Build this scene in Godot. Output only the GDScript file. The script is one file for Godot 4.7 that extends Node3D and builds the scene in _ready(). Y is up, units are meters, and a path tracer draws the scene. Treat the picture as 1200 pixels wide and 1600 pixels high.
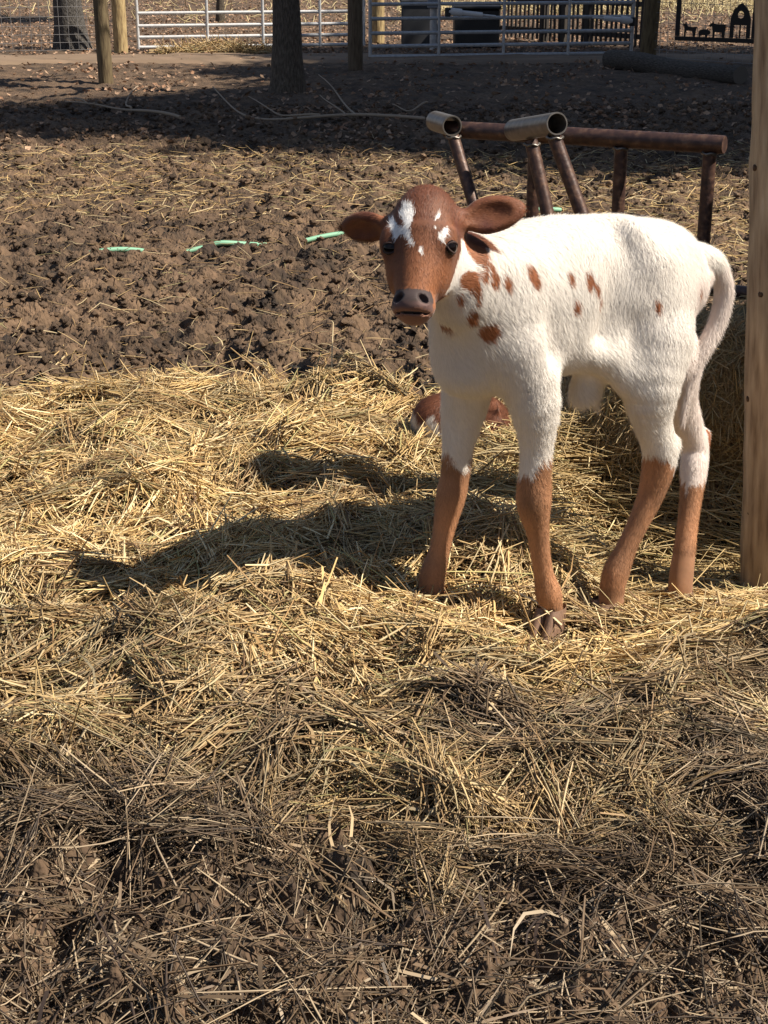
extends Node3D
# A young brown and white calf on a straw bed in a farmyard, late low sun from the right.

var rng := RandomNumberGenerator.new()
var noise_big := FastNoiseLite.new()
var noise_mid := FastNoiseLite.new()
var noise_clod := FastNoiseLite.new()
var noise_fine := FastNoiseLite.new()
var used := {}

const CALF_SHAPE := [
	[1,-.076,0.605,0.0091,-.8572,0,0.515,0,1,0,0.216,0.144,0.1,0.03,0],
	[1,-.187,0.5658,0.0758,-.8055,-.342,0.484,-.2932,0.9397,0.1762,0.11,0.13,0.082,0.05,0],
	[1,-.2275,0.5154,0.1001,-.4917,-.8192,0.2954,0.515,0,0.8572,0.072,0.064,0.05,0.05,0],
	[1,0.1042,0.6136,-.0992,-.8384,-.2079,0.5038,-.1782,0.9781,0.1071,0.138,0.108,0.092,0.05,0],
	[2,0.01,-.1816,0.6783,0.0725,0.042,-.0798,0.7025,0.0114,0.033,0.0073,0.7107,-.041,0.034,0.0789,0.7009,-.084,0.033,0.1545,0.6663,-.1294,0.03,0.2092,0.6306,-.1623,0.028,0.2307,0.6056,-.1752,0.028],
	[1,0.1734,0.5927,-.1407,-.6566,-.6428,0.3945,-.551,0.766,0.3311,0.05,0.062,0.07,0.04,0],
	[1,-.1487,0.5887,0.1345,-.2649,0.9511,0.1592,-.8152,-.309,0.4898,0.13,0.072,0.045,0.04,0],
	[1,0.1285,0.547,-.0461,-.1488,0.9848,0.0894,-.8441,-.1736,0.5072,0.138,0.074,0.056,0.04,0],
	[0,0.0762,0.7149,-.017,0.104,0.6705,-.0291,0.018,0.03,0.05,0],
	[1,-.1337,0.5489,-.0379,-.2649,0.9511,0.1592,-.8152,-.309,0.4898,0.13,0.072,0.045,0.04,0],
	[1,0.1558,0.5119,-.1978,-.1488,0.9848,0.0894,-.8441,-.1736,0.5072,0.138,0.074,0.056,0.04,0],
	[0,0.0998,0.6897,-.1619,0.1309,0.6411,-.1852,0.018,0.03,0.05,0],
	[1,-.0345,0.52,-.0158,-.8525,0.1045,0.5122,0.0896,0.9945,-.0538,0.13,0.045,0.08,0.05,0],
	[0,0.0084,0.5149,0.0226,0.0707,0.4555,0.0049,0.02,0.032,0.05,0],
	[1,0.006,0.4297,-.0401,-.4286,-.866,0.2575,0.515,0,0.8572,0.05,0.03,0.028,0.03,0],
	[0,0.0119,0.4161,-.0437,0.0244,0.3785,-.0512,0.018,0.006,0.02,0],
	[2,0.03,-.1399,0.5408,0.1268,0.054,-.1113,0.44,0.1237,0.047,-.1036,0.3604,0.119,0.0312,-.1041,0.3054,0.1193,0.0279,-.1048,0.2559,0.1197,0.0321,-.1025,0.2266,0.1184,0.0284,-.0947,0.1844,0.1137,0.0209,-.0864,0.1312,0.1087,0.0181,-.0785,0.0903,0.1039,0.0191,-.068,0.0509,0.0976,0.0246,-.0616,0.0201,0.0938,0.0219,-.0584,-.0053,0.0966,0.0246],
	[2,0.03,-.2169,0.4789,0.0238,0.052,-.2311,0.3885,0.009,0.042,-.24,0.3273,0.0143,0.0302,-.244,0.2709,0.0167,0.027,-.252,0.2249,0.0215,0.0284,-.2578,0.1964,0.025,0.0256,-.266,0.1525,0.0299,0.02,-.2754,0.1086,0.0356,0.0191,-.2827,0.0824,0.0399,0.0228,-.2874,0.0596,0.0428,0.0246,-.2896,0.0253,0.0441,0.0256],
	[2,0.03,0.1268,0.5065,-.0358,0.068,0.1204,0.432,-.0132,0.056,0.1291,0.3615,-.0185,0.0377,0.1479,0.3044,-.0297,0.0321,0.1503,0.2623,-.0359,0.0321,0.1373,0.2018,-.0327,0.0246,0.1137,0.1464,-.0209,0.02,0.091,0.0973,-.0096,0.02,0.0746,0.0572,-.002,0.0256,0.0681,0.0263,0.0019,0.0246,0.0662,-.0129,0.003,0.026],
	[0,0.1479,0.3044,-.0297,0.1725,0.3062,-.0445,0.022,0.016,0.02,0],
	[2,0.03,0.1906,0.4295,-.2152,0.068,0.2083,0.3469,-.2492,0.052,0.2428,0.2793,-.27,0.0353,0.2697,0.2227,-.2861,0.0288,0.2679,0.1795,-.2675,0.0284,0.2613,0.119,-.2461,0.0228,0.2535,0.0558,-.2238,0.0209,0.2456,-.0074,-.2016,0.0246,0.2405,-.052,-.1869,0.0256,0.2412,-.0814,-.1873,0.026],
	[0,0.2692,0.2298,-.2858,0.2893,0.2429,-.2979,0.02,0.014,0.02,0],
	[0,0.0567,0.696,0.0577,0.0264,0.5441,0.0689,0.018,0.022,0.035,1],
	[0,-.0811,0.6738,0.1638,-.0734,0.5332,0.1429,0.018,0.018,0.035,1],
	[2,0.004,0.2139,0.6424,-.1651,0.03,0.2569,0.63,-.1909,0.024,0.2813,0.5945,-.2056,0.02,0.2903,0.5564,-.211,0.0185,0.2779,0.499,-.2036,0.017,0.2502,0.4511,-.1869,0.015,0.23,0.3981,-.1748,0.0112,0.2209,0.3496,-.1693,0.008,0.2171,0.305,-.167,0.005],
	[0,-.1507,0.6402,0.054,-.2493,0.6807,0.1645,0.08,0.06,0.05,0],
	[0,-.2493,0.6807,0.1645,-.3071,0.7256,0.2068,0.06,0.05,0.03,0],
	[0,-.2028,0.5773,0.0853,-.244,0.6317,0.1694,0.072,0.045,0.05,0],
	[1,-.3111,0.7534,0.2115,0.9717,0.0278,0.2347,-.0865,-.8823,0.4627,0.059,0.08,0.068,0.02,0],
	[0,-.3189,0.7443,0.2403,-.3303,0.662,0.306,0.05,0.031,0.02,0],
	[1,-.2783,0.7481,0.2638,-.0865,-.8823,0.4627,-.22,0.4699,0.8549,0.028,0.022,0.017,0.015,0],
	[1,-.287,0.6987,0.2501,-.0865,-.8823,0.4627,-.22,0.4699,0.8549,0.045,0.042,0.021,0.02,0],
	[1,-.3697,0.7455,0.2418,-.0865,-.8823,0.4627,-.22,0.4699,0.8549,0.028,0.022,0.017,0.015,0],
	[1,-.3531,0.6968,0.2342,-.0865,-.8823,0.4627,-.22,0.4699,0.8549,0.045,0.042,0.021,0.02,0],
	[1,-.332,0.6506,0.3142,0.9717,0.0278,0.2347,-.0865,-.8823,0.4627,0.0355,0.024,0.027,0.014,0],
	[1,-.3356,0.6626,0.3277,0.9717,0.0278,0.2347,-.0865,-.8823,0.4627,0.027,0.013,0.012,0.012,0],
	[0,-.3105,0.6879,0.2208,-.3263,0.6427,0.2872,0.034,0.022,0.02,0],
	[1,-.3313,0.6352,0.3088,0.9717,0.0278,0.2347,-.0865,-.8823,0.4627,0.023,0.014,0.024,0.006,0],
	[0,-.3627,0.7628,0.1896,-.3874,0.7596,0.1752,0.017,0.014,0.02,0],
	[1,-.405,0.7573,0.1649,-.8582,-.1123,-.5009,0.2878,-.9133,-.2883,0.038,0.028,0.0115,0.008,0],
	[1,-.4279,0.7543,0.1515,-.8582,-.1123,-.5009,0.2878,-.9133,-.2883,0.0277,0.0174,0.0085,0.02,0],
	[1,-.4161,0.7502,0.1763,-.8582,-.1123,-.5009,0.2878,-.9133,-.2883,0.037,0.0207,0.0135,0.005,1],
	[0,-.261,0.7727,0.2103,-.2286,0.7793,0.2101,0.017,0.014,0.02,0],
	[1,-.2054,0.784,0.21,0.9801,0.1985,-.0054,-.1935,0.9489,-.2494,0.0437,0.031,0.0115,0.008,0],
	[1,-.1753,0.7901,0.2098,0.9801,0.1985,-.0054,-.1935,0.9489,-.2494,0.0319,0.0192,0.0085,0.02,0],
	[1,-.2071,0.7879,0.2261,0.9801,0.1985,-.0054,-.1935,0.9489,-.2494,0.0425,0.0229,0.0135,0.005,1],
	[1,-.3171,0.6704,0.3375,0.7047,-.5294,0.4724,-.6746,-.7063,0.2147,0.0095,0.006,0.012,0.004,1],
	[1,-.3569,0.6693,0.3279,-.8128,-.5729,0.1058,0.5394,-.6716,0.508,0.0095,0.006,0.012,0.004,1],
	[1,-.3334,0.6418,0.321,0.9717,0.0278,0.2347,-.2287,0.3615,0.9039,0.03,0.0275,0.0023,0.002,1]]
const HEAD_ORIGIN := Vector3(-.3366,0.746,0.305)
const HEAD_RIGHT := Vector3(0.9717,0.0278,0.2347)
const HEAD_DOWN := Vector3(-.0865,-.8823,0.4627)
const HEAD_OUT := Vector3(-.22,0.4699,0.8549)
# miss 764 636
const COAT_SPOTS := [
	[-.124,0.6749,0.1637,-.3983,0.9172,0,0.0225,0.0115],
	[-.1702,0.6693,0.1958,-.1646,0.9864,0,0.0147,0.0103],
	[-.1932,0.6769,0.2117,0.0618,0.9981,0,0.0146,0.0092],
	[-.0529,0.6586,0.1049,-.1782,0.984,0,0.0141,0.0073],
	[-.2021,0.5834,0.1987,-.1923,0.9813,0,0.0203,0.0181],
	[-.2312,0.6114,0.2185,0.0318,0.9995,0,0.0244,0.0092],
	[-.2114,0.6919,0.2213,0.1162,0.9932,0,0.0231,0.007],
	[-.2265,0.7313,0.2074,-.2267,0.974,0,0.0424,0.0199],
	[-.2397,0.6771,0.2338,-.0188,0.9998,0,0.0166,0.0145],
	[-.2241,0.66,0.2299,-.1067,0.9943,0,0.0339,0.0059],
	[-.2761,0.5864,0.1782,-.0135,0.9999,0,0.0083,0.016],
	[-.2519,0.6462,0.2316,-.0171,0.9999,0,0.0102,0.007],
	[-.0161,0.6498,0.0841,-.1822,0.9833,0,0.0153,0.0096],
	[0.0005,0.6331,0.0756,-.2987,0.9544,0,0.0131,0.0074],
	[0.0091,0.6063,0.0639,-.2986,0.9544,0,0.0109,0.0063],
	[-.0393,0.607,0.1039,0.043,0.9991,0,0.013,0.0096],
	[0.1199,0.5881,0.0185,-.0613,0.9981,0,0.0123,0.0064],
	[0.2159,0.5932,-.0686,0.1025,0.9947,0,0.0102,0.0048],
	[-.1276,0.1655,-.7746,-.0235,0.9997,0,0.0177,0.0208],
	[0.2994,0.2475,-.2829,-.0728,0.9973,0,0.0287,0.01],
	[-.199,0.6964,0.2111,-.0241,0.9997,0,0.0124,0.0059]]
const FACE_MARKS := [
	[-.0305,-.0841,-.0244,-.0857,-.0075,-.0795,-.0025,-.059,-.0071,-.0365,-.0025,-.0224,0.0037,-.0102,-.0053,-.0112,-.0137,-.0246,-.0239,-.0304,-.0325,-.0203,-.0407,-.0373,-.0592,-.0715,-.0448,-.0652,-.031,-.047,-.0209,-.0421,-.0155,-.0452,-.0203,-.0525,-.0337,-.0629,-.0271,-.0786],
	[0.0527,-.0491,0.0529,-.0338,0.0474,-.0182,0.0389,-.0224,0.039,-.0354,0.0446,-.0413],
	[0.0298,-.0614,0.0369,-.0657,0.0392,-.0615,0.0332,-.0571,0.0323,-.0526],
	[0.0082,-.0068,0.0126,-.0061,0.0154,-.0057,0.0153,0.0021,0.0127,0.0031,0.0096,-.0016],
	[0.0309,-.0437,0.0346,-.0452,0.0344,-.0407,0.0318,-.0402]]
const EYES := [[-.3716,0.7392,0.268,-.4189,0.1343,0.8981],[-.2673,0.7426,0.2809,0.7647,-.0243,0.6439]]


# ---------------------------------------------------------------- shape field (for animals)
class Shape:
	var kind := PackedInt32Array()
	var a := PackedVector3Array()
	var b := PackedVector3Array()
	var c := PackedVector3Array()
	var e := PackedVector3Array()
	var r := PackedVector3Array()
	var k := PackedFloat32Array()
	var sub := PackedInt32Array()
	var grp := PackedInt32Array()
	func cone(p: Vector3, q: Vector3, ra: float, rb: float, kk: float, s := 0, g := -1) -> void:
		kind.append(0 if g < 0 else 2); a.append(p); b.append(q - p); c.append(Vector3.ZERO); e.append(Vector3.ZERO)
		r.append(Vector3(ra, rb - ra, 1.0 / maxf((q - p).length_squared(), 1e-9))); k.append(kk); sub.append(s); grp.append(g)
	func egg(p: Vector3, x: Vector3, y: Vector3, rad: Vector3, kk: float, s := 0) -> void:
		kind.append(1); a.append(p); b.append(x); c.append(y); e.append(x.cross(y)); r.append(rad); k.append(kk); sub.append(s); grp.append(-1)
	func read_rows(t: Array) -> void:
		var g := 0
		for q in t:
			if q[0] == 0:
				cone(Vector3(q[1], q[2], q[3]), Vector3(q[4], q[5], q[6]), q[7], q[8], q[9], int(q[10]))
			elif q[0] == 1:
				egg(Vector3(q[1], q[2], q[3]), Vector3(q[4], q[5], q[6]).normalized(), Vector3(q[7], q[8], q[9]).normalized(), Vector3(q[10], q[11], q[12]), q[13], int(q[14]))
			else:
				g += 1
				var pts: Array[Vector4] = []
				for i in range(2, q.size(), 4):
					pts.append(Vector4(q[i], q[i + 1], q[i + 2], q[i + 3]))
				var fine: Array[Vector4] = []
				var n := pts.size()
				for i in n - 1:
					var p0 := pts[maxi(i - 1, 0)]; var p1 := pts[i]; var p2 := pts[i + 1]; var p3 := pts[mini(i + 2, n - 1)]
					for j in 3:
						var t1 := j / 3.0
						fine.append(0.5 * (2.0 * p1 + (p2 - p0) * t1 + (2.0 * p0 - 5.0 * p1 + 4.0 * p2 - p3) * t1 * t1 + (3.0 * p1 - p0 - 3.0 * p2 + p3) * t1 * t1 * t1))
				fine.append(pts[n - 1])
				for i in fine.size() - 1:
					var u := fine[i]; var v := fine[i + 1]
					cone(Vector3(u.x, u.y, u.z), Vector3(v.x, v.y, v.z), u.w, v.w, q[1], 0, g)
	func one(i: int, p: Vector3) -> float:
		var w := p - a[i]
		var rr := r[i]
		if kind[i] != 1:
			var ab := b[i]
			var t := clampf(w.dot(ab) * rr.z, 0.0, 1.0)
			return (w - ab * t).length() - rr.x - rr.y * t
		var l := Vector3(w.dot(b[i]), w.dot(c[i]), w.dot(e[i])) / rr
		var k0 := l.length()
		return k0 * (k0 - 1.0) / maxf((l / rr).length(), 1e-6)
	func field(p: Vector3, ids: PackedInt32Array) -> float:
		var d := 1e3
		var ge := 1e3
		var gc := -1
		var gk := 0.01
		for i in ids:
			var v := one(i, p)
			if kind[i] == 2:
				if grp[i] == gc:
					if v < ge: ge = v
					continue
				if gc >= 0:
					var h0 := maxf(gk - absf(d - ge), 0.0) / gk
					d = minf(d, ge) - h0 * h0 * gk * 0.25
				gc = grp[i]; ge = v; gk = k[i]
				continue
			if gc >= 0:
				var h1 := maxf(gk - absf(d - ge), 0.0) / gk
				d = minf(d, ge) - h1 * h1 * gk * 0.25
				gc = -1
			var kk := k[i]
			if sub[i]:
				v = -v
				var h2 := maxf(kk - absf(d - v), 0.0) / kk
				d = maxf(d, v) + h2 * h2 * kk * 0.25
			else:
				var h3 := maxf(kk - absf(d - v), 0.0) / kk
				d = minf(d, v) - h3 * h3 * kk * 0.25
		if gc >= 0:
			var h4 := maxf(gk - absf(d - ge), 0.0) / gk
			d = minf(d, ge) - h4 * h4 * gk * 0.25
		return d
	# surface nets: returns [vertices, indices, normals]
	func mesh(lo: Vector3, hi: Vector3, s: float, skip := AABB()) -> Array:
		var bs := 4
		var step := bs * s
		var nb := Vector3i(((hi - lo) / step).ceil())
		var rb := step * 0.87
		var everything := PackedInt32Array(range(kind.size()))
		var verts := PackedVector3Array()
		var at := {}
		var edges := PackedInt64Array()
		var val := PackedFloat32Array()
		val.resize(125)
		var cand := {}
		for bx in nb.x:
			for by in nb.y:
				for bz in nb.z:
					var o := lo + Vector3(bx, by, bz) * step
					var cc := o + Vector3.ONE * step * 0.5
					if skip.has_volume() and skip.has_point(cc): continue
					var sk := Vector3i(bx / 4, by / 4, bz / 4)
					if not cand.has(sk):
						var sc := lo + (Vector3(sk) * 4.0 + Vector3.ONE * 2.0) * step
						var near := PackedInt32Array()
						for i in kind.size():
							if one(i, sc) < rb * 4.0 + 0.12: near.append(i)
						cand[sk] = near
					var nearby: PackedInt32Array = cand[sk]
					if nearby.is_empty(): continue
					var dm := 1e3
					var es := PackedFloat32Array()
					es.resize(kind.size())
					for i in nearby:
						var v := one(i, cc)
						es[i] = v
						if not sub[i] and v < dm: dm = v
					if dm > rb + 0.022 or dm < -rb - 0.05: continue
					var ids := PackedInt32Array()
					for i in nearby:
						if sub[i]:
							if es[i] < rb * 1.2 + k[i]: ids.append(i)
						elif es[i] < maxf(dm, 0.0) + 2.2 * rb + k[i]: ids.append(i)
					if absf(field(cc, ids)) > rb * 1.45: continue
					var n := 0
					for x in 5:
						for y in 5:
							for z in 5:
								val[n] = field(o + Vector3(x, y, z) * s, ids)
								n += 1
					for x in 4:
						for y in 4:
							for z in 4:
								var q := x * 25 + y * 5 + z
								var v0 := val[q]; var vx := val[q + 25]; var vy := val[q + 5]; var vz := val[q + 1]
								var vxy := val[q + 30]; var vxz := val[q + 26]; var vyz := val[q + 6]; var v1 := val[q + 31]
								var m := (1 if v0 < 0.0 else 0) + (1 if vx < 0.0 else 0) + (1 if vy < 0.0 else 0) + (1 if vz < 0.0 else 0) + (1 if vxy < 0.0 else 0) + (1 if vxz < 0.0 else 0) + (1 if vyz < 0.0 else 0) + (1 if v1 < 0.0 else 0)
								if m == 0 or m == 8: continue
								var key := ((bx * 4 + x) * 2048 + by * 4 + y) * 2048 + bz * 4 + z
								var acc := Vector3.ZERO
								var cnt := 0
								if (v0 < 0.0) != (vx < 0.0): acc += Vector3(v0 / (v0 - vx), 0, 0); cnt += 1
								if (v0 < 0.0) != (vy < 0.0): acc += Vector3(0, v0 / (v0 - vy), 0); cnt += 1
								if (v0 < 0.0) != (vz < 0.0): acc += Vector3(0, 0, v0 / (v0 - vz)); cnt += 1
								if (vx < 0.0) != (vxy < 0.0): acc += Vector3(1, vx / (vx - vxy), 0); cnt += 1
								if (vx < 0.0) != (vxz < 0.0): acc += Vector3(1, 0, vx / (vx - vxz)); cnt += 1
								if (vy < 0.0) != (vxy < 0.0): acc += Vector3(vy / (vy - vxy), 1, 0); cnt += 1
								if (vy < 0.0) != (vyz < 0.0): acc += Vector3(0, 1, vy / (vy - vyz)); cnt += 1
								if (vz < 0.0) != (vxz < 0.0): acc += Vector3(vz / (vz - vxz), 0, 1); cnt += 1
								if (vz < 0.0) != (vyz < 0.0): acc += Vector3(0, vz / (vz - vyz), 1); cnt += 1
								if (vxy < 0.0) != (v1 < 0.0): acc += Vector3(1, 1, vxy / (vxy - v1)); cnt += 1
								if (vxz < 0.0) != (v1 < 0.0): acc += Vector3(1, vxz / (vxz - v1), 1); cnt += 1
								if (vyz < 0.0) != (v1 < 0.0): acc += Vector3(vyz / (vyz - v1), 1, 1); cnt += 1
								at[key] = verts.size()
								verts.append(o + (Vector3(x, y, z) + acc / cnt) * s)
								if (v0 < 0.0) != (vx < 0.0): edges.append(key * 8 + (1 if v0 < 0.0 else 0))
								if (v0 < 0.0) != (vy < 0.0): edges.append(key * 8 + 2 + (1 if v0 < 0.0 else 0))
								if (v0 < 0.0) != (vz < 0.0): edges.append(key * 8 + 4 + (1 if v0 < 0.0 else 0))
		var idx := PackedInt32Array()
		var sx := 2048 * 2048
		for ed in edges:
			var key := ed / 8
			var ax := (ed % 8) / 2
			var inside := ed % 2 == 1
			var d1 := 2048 if ax == 0 else (1 if ax == 1 else sx)
			var d2 := 1 if ax == 0 else (sx if ax == 1 else 2048)
			if not (at.has(key - d1) and at.has(key - d2) and at.has(key - d1 - d2)): continue
			var i0: int = at[key]; var i1: int = at[key - d1]; var i2: int = at[key - d1 - d2]; var i3: int = at[key - d2]
			if inside:
				idx.append_array(PackedInt32Array([i0, i2, i1, i0, i3, i2]))
			else:
				idx.append_array(PackedInt32Array([i0, i1, i2, i0, i2, i3]))
		var nor := PackedVector3Array()
		nor.resize(verts.size())
		for t in range(0, idx.size(), 3):
			var p := verts[idx[t]]
			var fn := (verts[idx[t + 2]] - p).cross(verts[idx[t + 1]] - p)
			nor[idx[t]] += fn; nor[idx[t + 1]] += fn; nor[idx[t + 2]] += fn
		for i in nor.size(): nor[i] = nor[i].normalized()
		return [verts, idx, nor]

# ---------------------------------------------------------------- mesh collecting
class Soup:
	var v := PackedVector3Array()
	var n := PackedVector3Array()
	var c := PackedColorArray()
	var uv := PackedVector2Array()
	var i := PackedInt32Array()
	func tri(p: Vector3, q: Vector3, r: Vector3) -> void:   # flat, clockwise seen from outside
		var m := (r - p).cross(q - p).normalized()
		var s := v.size()
		v.append(p); v.append(q); v.append(r); n.append(m); n.append(m); n.append(m)
		i.append(s); i.append(s + 1); i.append(s + 2)
	func quad(p: Vector3, q: Vector3, r: Vector3, s: Vector3) -> void:
		tri(p, q, r); tri(p, r, s)
	func box(ctr: Vector3, size: Vector3, bas := Basis.IDENTITY, ch := 0.0) -> void:
		# chamfered box: every face inset, with sloping edge strips
		var h := size * 0.5
		var pts := {}
		for sx in [-1, 1]:
			for sy in [-1, 1]:
				for sz in [-1, 1]:
					var s := Vector3(sx, sy, sz)
					for ax in 3:
						var q := Vector3(s.x * (h.x - ch), s.y * (h.y - ch), s.z * (h.z - ch))
						q[ax] = s[ax] * h[ax]
						pts[[sx, sy, sz, ax]] = ctr + bas * q
		for ax in 3:
			var u := (ax + 1) % 3
			var w := (ax + 2) % 3
			for s in [-1, 1]:
				var cs := []
				for d in [[-1, -1], [-1, 1], [1, 1], [1, -1]]:
					var kk := [0, 0, 0]
					kk[ax] = s; kk[u] = d[0]; kk[w] = d[1]
					cs.append(pts[[kk[0], kk[1], kk[2], ax]])
				if s > 0: quad(cs[0], cs[1], cs[2], cs[3])
				else: quad(cs[3], cs[2], cs[1], cs[0])
				if ch > 0.0:
					for s2 in [-1, 1]:   # edge between face ax,s and face u,s2
						var k1 := [0, 0, 0]; var k2 := [0, 0, 0]
						k1[ax] = s; k1[u] = s2; k1[w] = -1
						k2[ax] = s; k2[u] = s2; k2[w] = 1
						var A: Vector3 = pts[[k1[0], k1[1], k1[2], ax]]; var B: Vector3 = pts[[k2[0], k2[1], k2[2], ax]]
						var C: Vector3 = pts[[k2[0], k2[1], k2[2], u]]; var D: Vector3 = pts[[k1[0], k1[1], k1[2], u]]
						if s * s2 > 0: quad(A, B, C, D)
						else: quad(D, C, B, A)
	# tube through points with radii; squash scales across; lump adds noise to the radius
	func tube(pts: Array, rad: Array, sides := 12, caps := true, lump := 0.0, nz: FastNoiseLite = null, col := Color(1, 1, 1), colored := false) -> void:
		var s := v.size()
		var m := pts.size()
		var side := Vector3.RIGHT
		var run := 0.0
		for j in m:
			var p: Vector3 = pts[j]
			var t: Vector3 = (pts[mini(j + 1, m - 1)] - pts[maxi(j - 1, 0)]).normalized()
			if j > 0: run += p.distance_to(pts[j - 1])
			if j == 0: side = t.cross(Vector3(0.31, 0.2, 0.93)).normalized() if absf(t.dot(Vector3(0.31, 0.2, 0.93))) < 0.95 else t.cross(Vector3.RIGHT).normalized()
			side = (side - t * side.dot(t)).normalized()
			var up := t.cross(side)
			for q in sides + 1:
				var an := TAU * q / sides
				var dir := side * cos(an) + up * sin(an)
				var rr: float = rad[j]
				if lump > 0.0: rr *= 1.0 + lump * nz.get_noise_3d(cos(an) * 3.0, sin(an) * 3.0, run * 2.0)
				v.append(p + dir * rr); n.append(dir); uv.append(Vector2(q / float(sides), run))
				if colored: c.append(col)
		for j in m - 1:
			for q in sides:
				var e := s + j * (sides + 1) + q
				i.append_array(PackedInt32Array([e, e + sides + 1, e + 1, e + 1, e + sides + 1, e + sides + 2]))
		if caps:
			for end in [0, m - 1]:
				var ctr := v.size()
				var t2: Vector3 = (pts[0] - pts[1]).normalized() if end == 0 else (pts[m - 1] - pts[m - 2]).normalized()
				v.append(pts[end]); n.append(t2); uv.append(Vector2.ZERO)
				if colored: c.append(col)
				for q in sides + 1:
					v.append(v[s + end * (sides + 1) + q]); n.append(t2); uv.append(Vector2.ZERO)
					if colored: c.append(col)
				for q in sides:
					if end == 0: i.append_array(PackedInt32Array([ctr, ctr + 1 + q, ctr + 2 + q]))
					else: i.append_array(PackedInt32Array([ctr, ctr + 2 + q, ctr + 1 + q]))
	func smooth() -> void:   # new normals from the faces
		for j in n.size(): n[j] = Vector3.ZERO
		for t in range(0, i.size(), 3):
			var p := v[i[t]]
			var fn := (v[i[t + 2]] - p).cross(v[i[t + 1]] - p)
			n[i[t]] += fn; n[i[t + 1]] += fn; n[i[t + 2]] += fn
		for j in n.size(): n[j] = n[j].normalized() if n[j].length_squared() > 0.0 else Vector3.UP
	func plate(poly: PackedVector2Array, th: float, xf: Transform3D) -> void:   # flat outline of thickness th
		if Geometry2D.is_polygon_clockwise(poly): poly.reverse()
		var ix := Geometry2D.triangulate_polygon(poly)
		for t in range(0, ix.size(), 3):
			var p := poly[ix[t]]; var q := poly[ix[t + 1]]; var r := poly[ix[t + 2]]
			if (q - p).cross(r - p) < 0.0:
				var sw := q; q = r; r = sw
			tri(xf * Vector3(p.x, p.y, th * 0.5), xf * Vector3(r.x, r.y, th * 0.5), xf * Vector3(q.x, q.y, th * 0.5))
			tri(xf * Vector3(p.x, p.y, -th * 0.5), xf * Vector3(q.x, q.y, -th * 0.5), xf * Vector3(r.x, r.y, -th * 0.5))
		for j in poly.size():
			var p := poly[j]; var q := poly[(j + 1) % poly.size()]
			quad(xf * Vector3(p.x, p.y, th * 0.5), xf * Vector3(q.x, q.y, th * 0.5), xf * Vector3(q.x, q.y, -th * 0.5), xf * Vector3(p.x, p.y, -th * 0.5))
	func done(m: Material) -> ArrayMesh:
		var ar := []
		ar.resize(Mesh.ARRAY_MAX)
		ar[Mesh.ARRAY_VERTEX] = v
		ar[Mesh.ARRAY_NORMAL] = n
		if c.size() == v.size(): ar[Mesh.ARRAY_COLOR] = c
		if uv.size() == v.size(): ar[Mesh.ARRAY_TEX_UV] = uv
		ar[Mesh.ARRAY_INDEX] = i
		var me := ArrayMesh.new()
		me.add_surface_from_arrays(Mesh.PRIMITIVE_TRIANGLES, ar)
		me.surface_set_material(0, m)
		return me

# ---------------------------------------------------------------- nodes
func numbered(called: String) -> String:
	used[called] = used.get(called, -1) + 1
	return called if used[called] == 0 else "%s_%03d" % [called, used[called]]

func thing(called: String, label: String, category: String, at := Vector3.ZERO, group := "") -> Node3D:
	var o := Node3D.new()
	o.name = numbered(called)
	o.position = at
	add_child(o)
	tag(o, label, category, group)
	return o

func tag(o: Node, label: String, category: String, group := "", kind := "") -> void:
	if label: o.set_meta("label", label)
	if category: o.set_meta("category", category)
	if group: o.set_meta("group", group)
	if kind: o.set_meta("kind", kind)

func part(called: String, me: Mesh, parent: Node, at := Transform3D.IDENTITY) -> MeshInstance3D:
	var o := MeshInstance3D.new()
	o.name = called if parent != self else numbered(called)
	o.mesh = me
	o.transform = at
	parent.add_child(o, true)
	return o

func scatter(called: String, me: Mesh, places: Array, tints: PackedColorArray, parent: Node) -> MultiMeshInstance3D:
	var mm := MultiMesh.new()
	mm.transform_format = MultiMesh.TRANSFORM_3D
	mm.use_colors = true
	mm.mesh = me
	mm.instance_count = places.size()
	for j in places.size():
		mm.set_instance_transform(j, places[j])
		mm.set_instance_color(j, tints[j])
	var o := MultiMeshInstance3D.new()
	o.name = called if parent != self else numbered(called)
	o.multimesh = mm
	o.set_meta("kind", "stuff")
	parent.add_child(o, true)
	return o

# ---------------------------------------------------------------- materials
func lin(r: float, g: float, b: float) -> Color:
	return Color(r, g, b).linear_to_srgb()

func mat(col: Color, rough := 0.9, metal := 0.0) -> StandardMaterial3D:
	var m := StandardMaterial3D.new()
	m.albedo_color = col
	m.roughness = rough
	m.metallic = metal
	return m

func tinted(rough := 0.9) -> StandardMaterial3D:
	var m := StandardMaterial3D.new()
	m.vertex_color_use_as_albedo = true
	m.roughness = rough
	return m

func ramp(cols: Array) -> Gradient:
	var g := Gradient.new()
	var off := PackedFloat32Array()
	var cc := PackedColorArray()
	for j in cols.size():
		off.append(j / float(cols.size() - 1))
		cc.append(cols[j])
	g.offsets = off
	g.colors = cc
	return g

func noise_tex(freq: float, oct: int, seed_no: int, cols: Array, size := 512, stretch := 1) -> NoiseTexture2D:
	var nz := FastNoiseLite.new()
	nz.seed = seed_no
	nz.frequency = freq
	nz.fractal_octaves = oct
	var t := NoiseTexture2D.new()
	t.width = size
	t.height = size * stretch
	t.seamless = true
	t.noise = nz
	t.color_ramp = ramp(cols)
	return t

func height_tex(freq: float, oct: int, seed_no: int, size := 512) -> NoiseTexture2D:
	return noise_tex(freq, oct, seed_no, [Color.BLACK, Color.WHITE], size)

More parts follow.
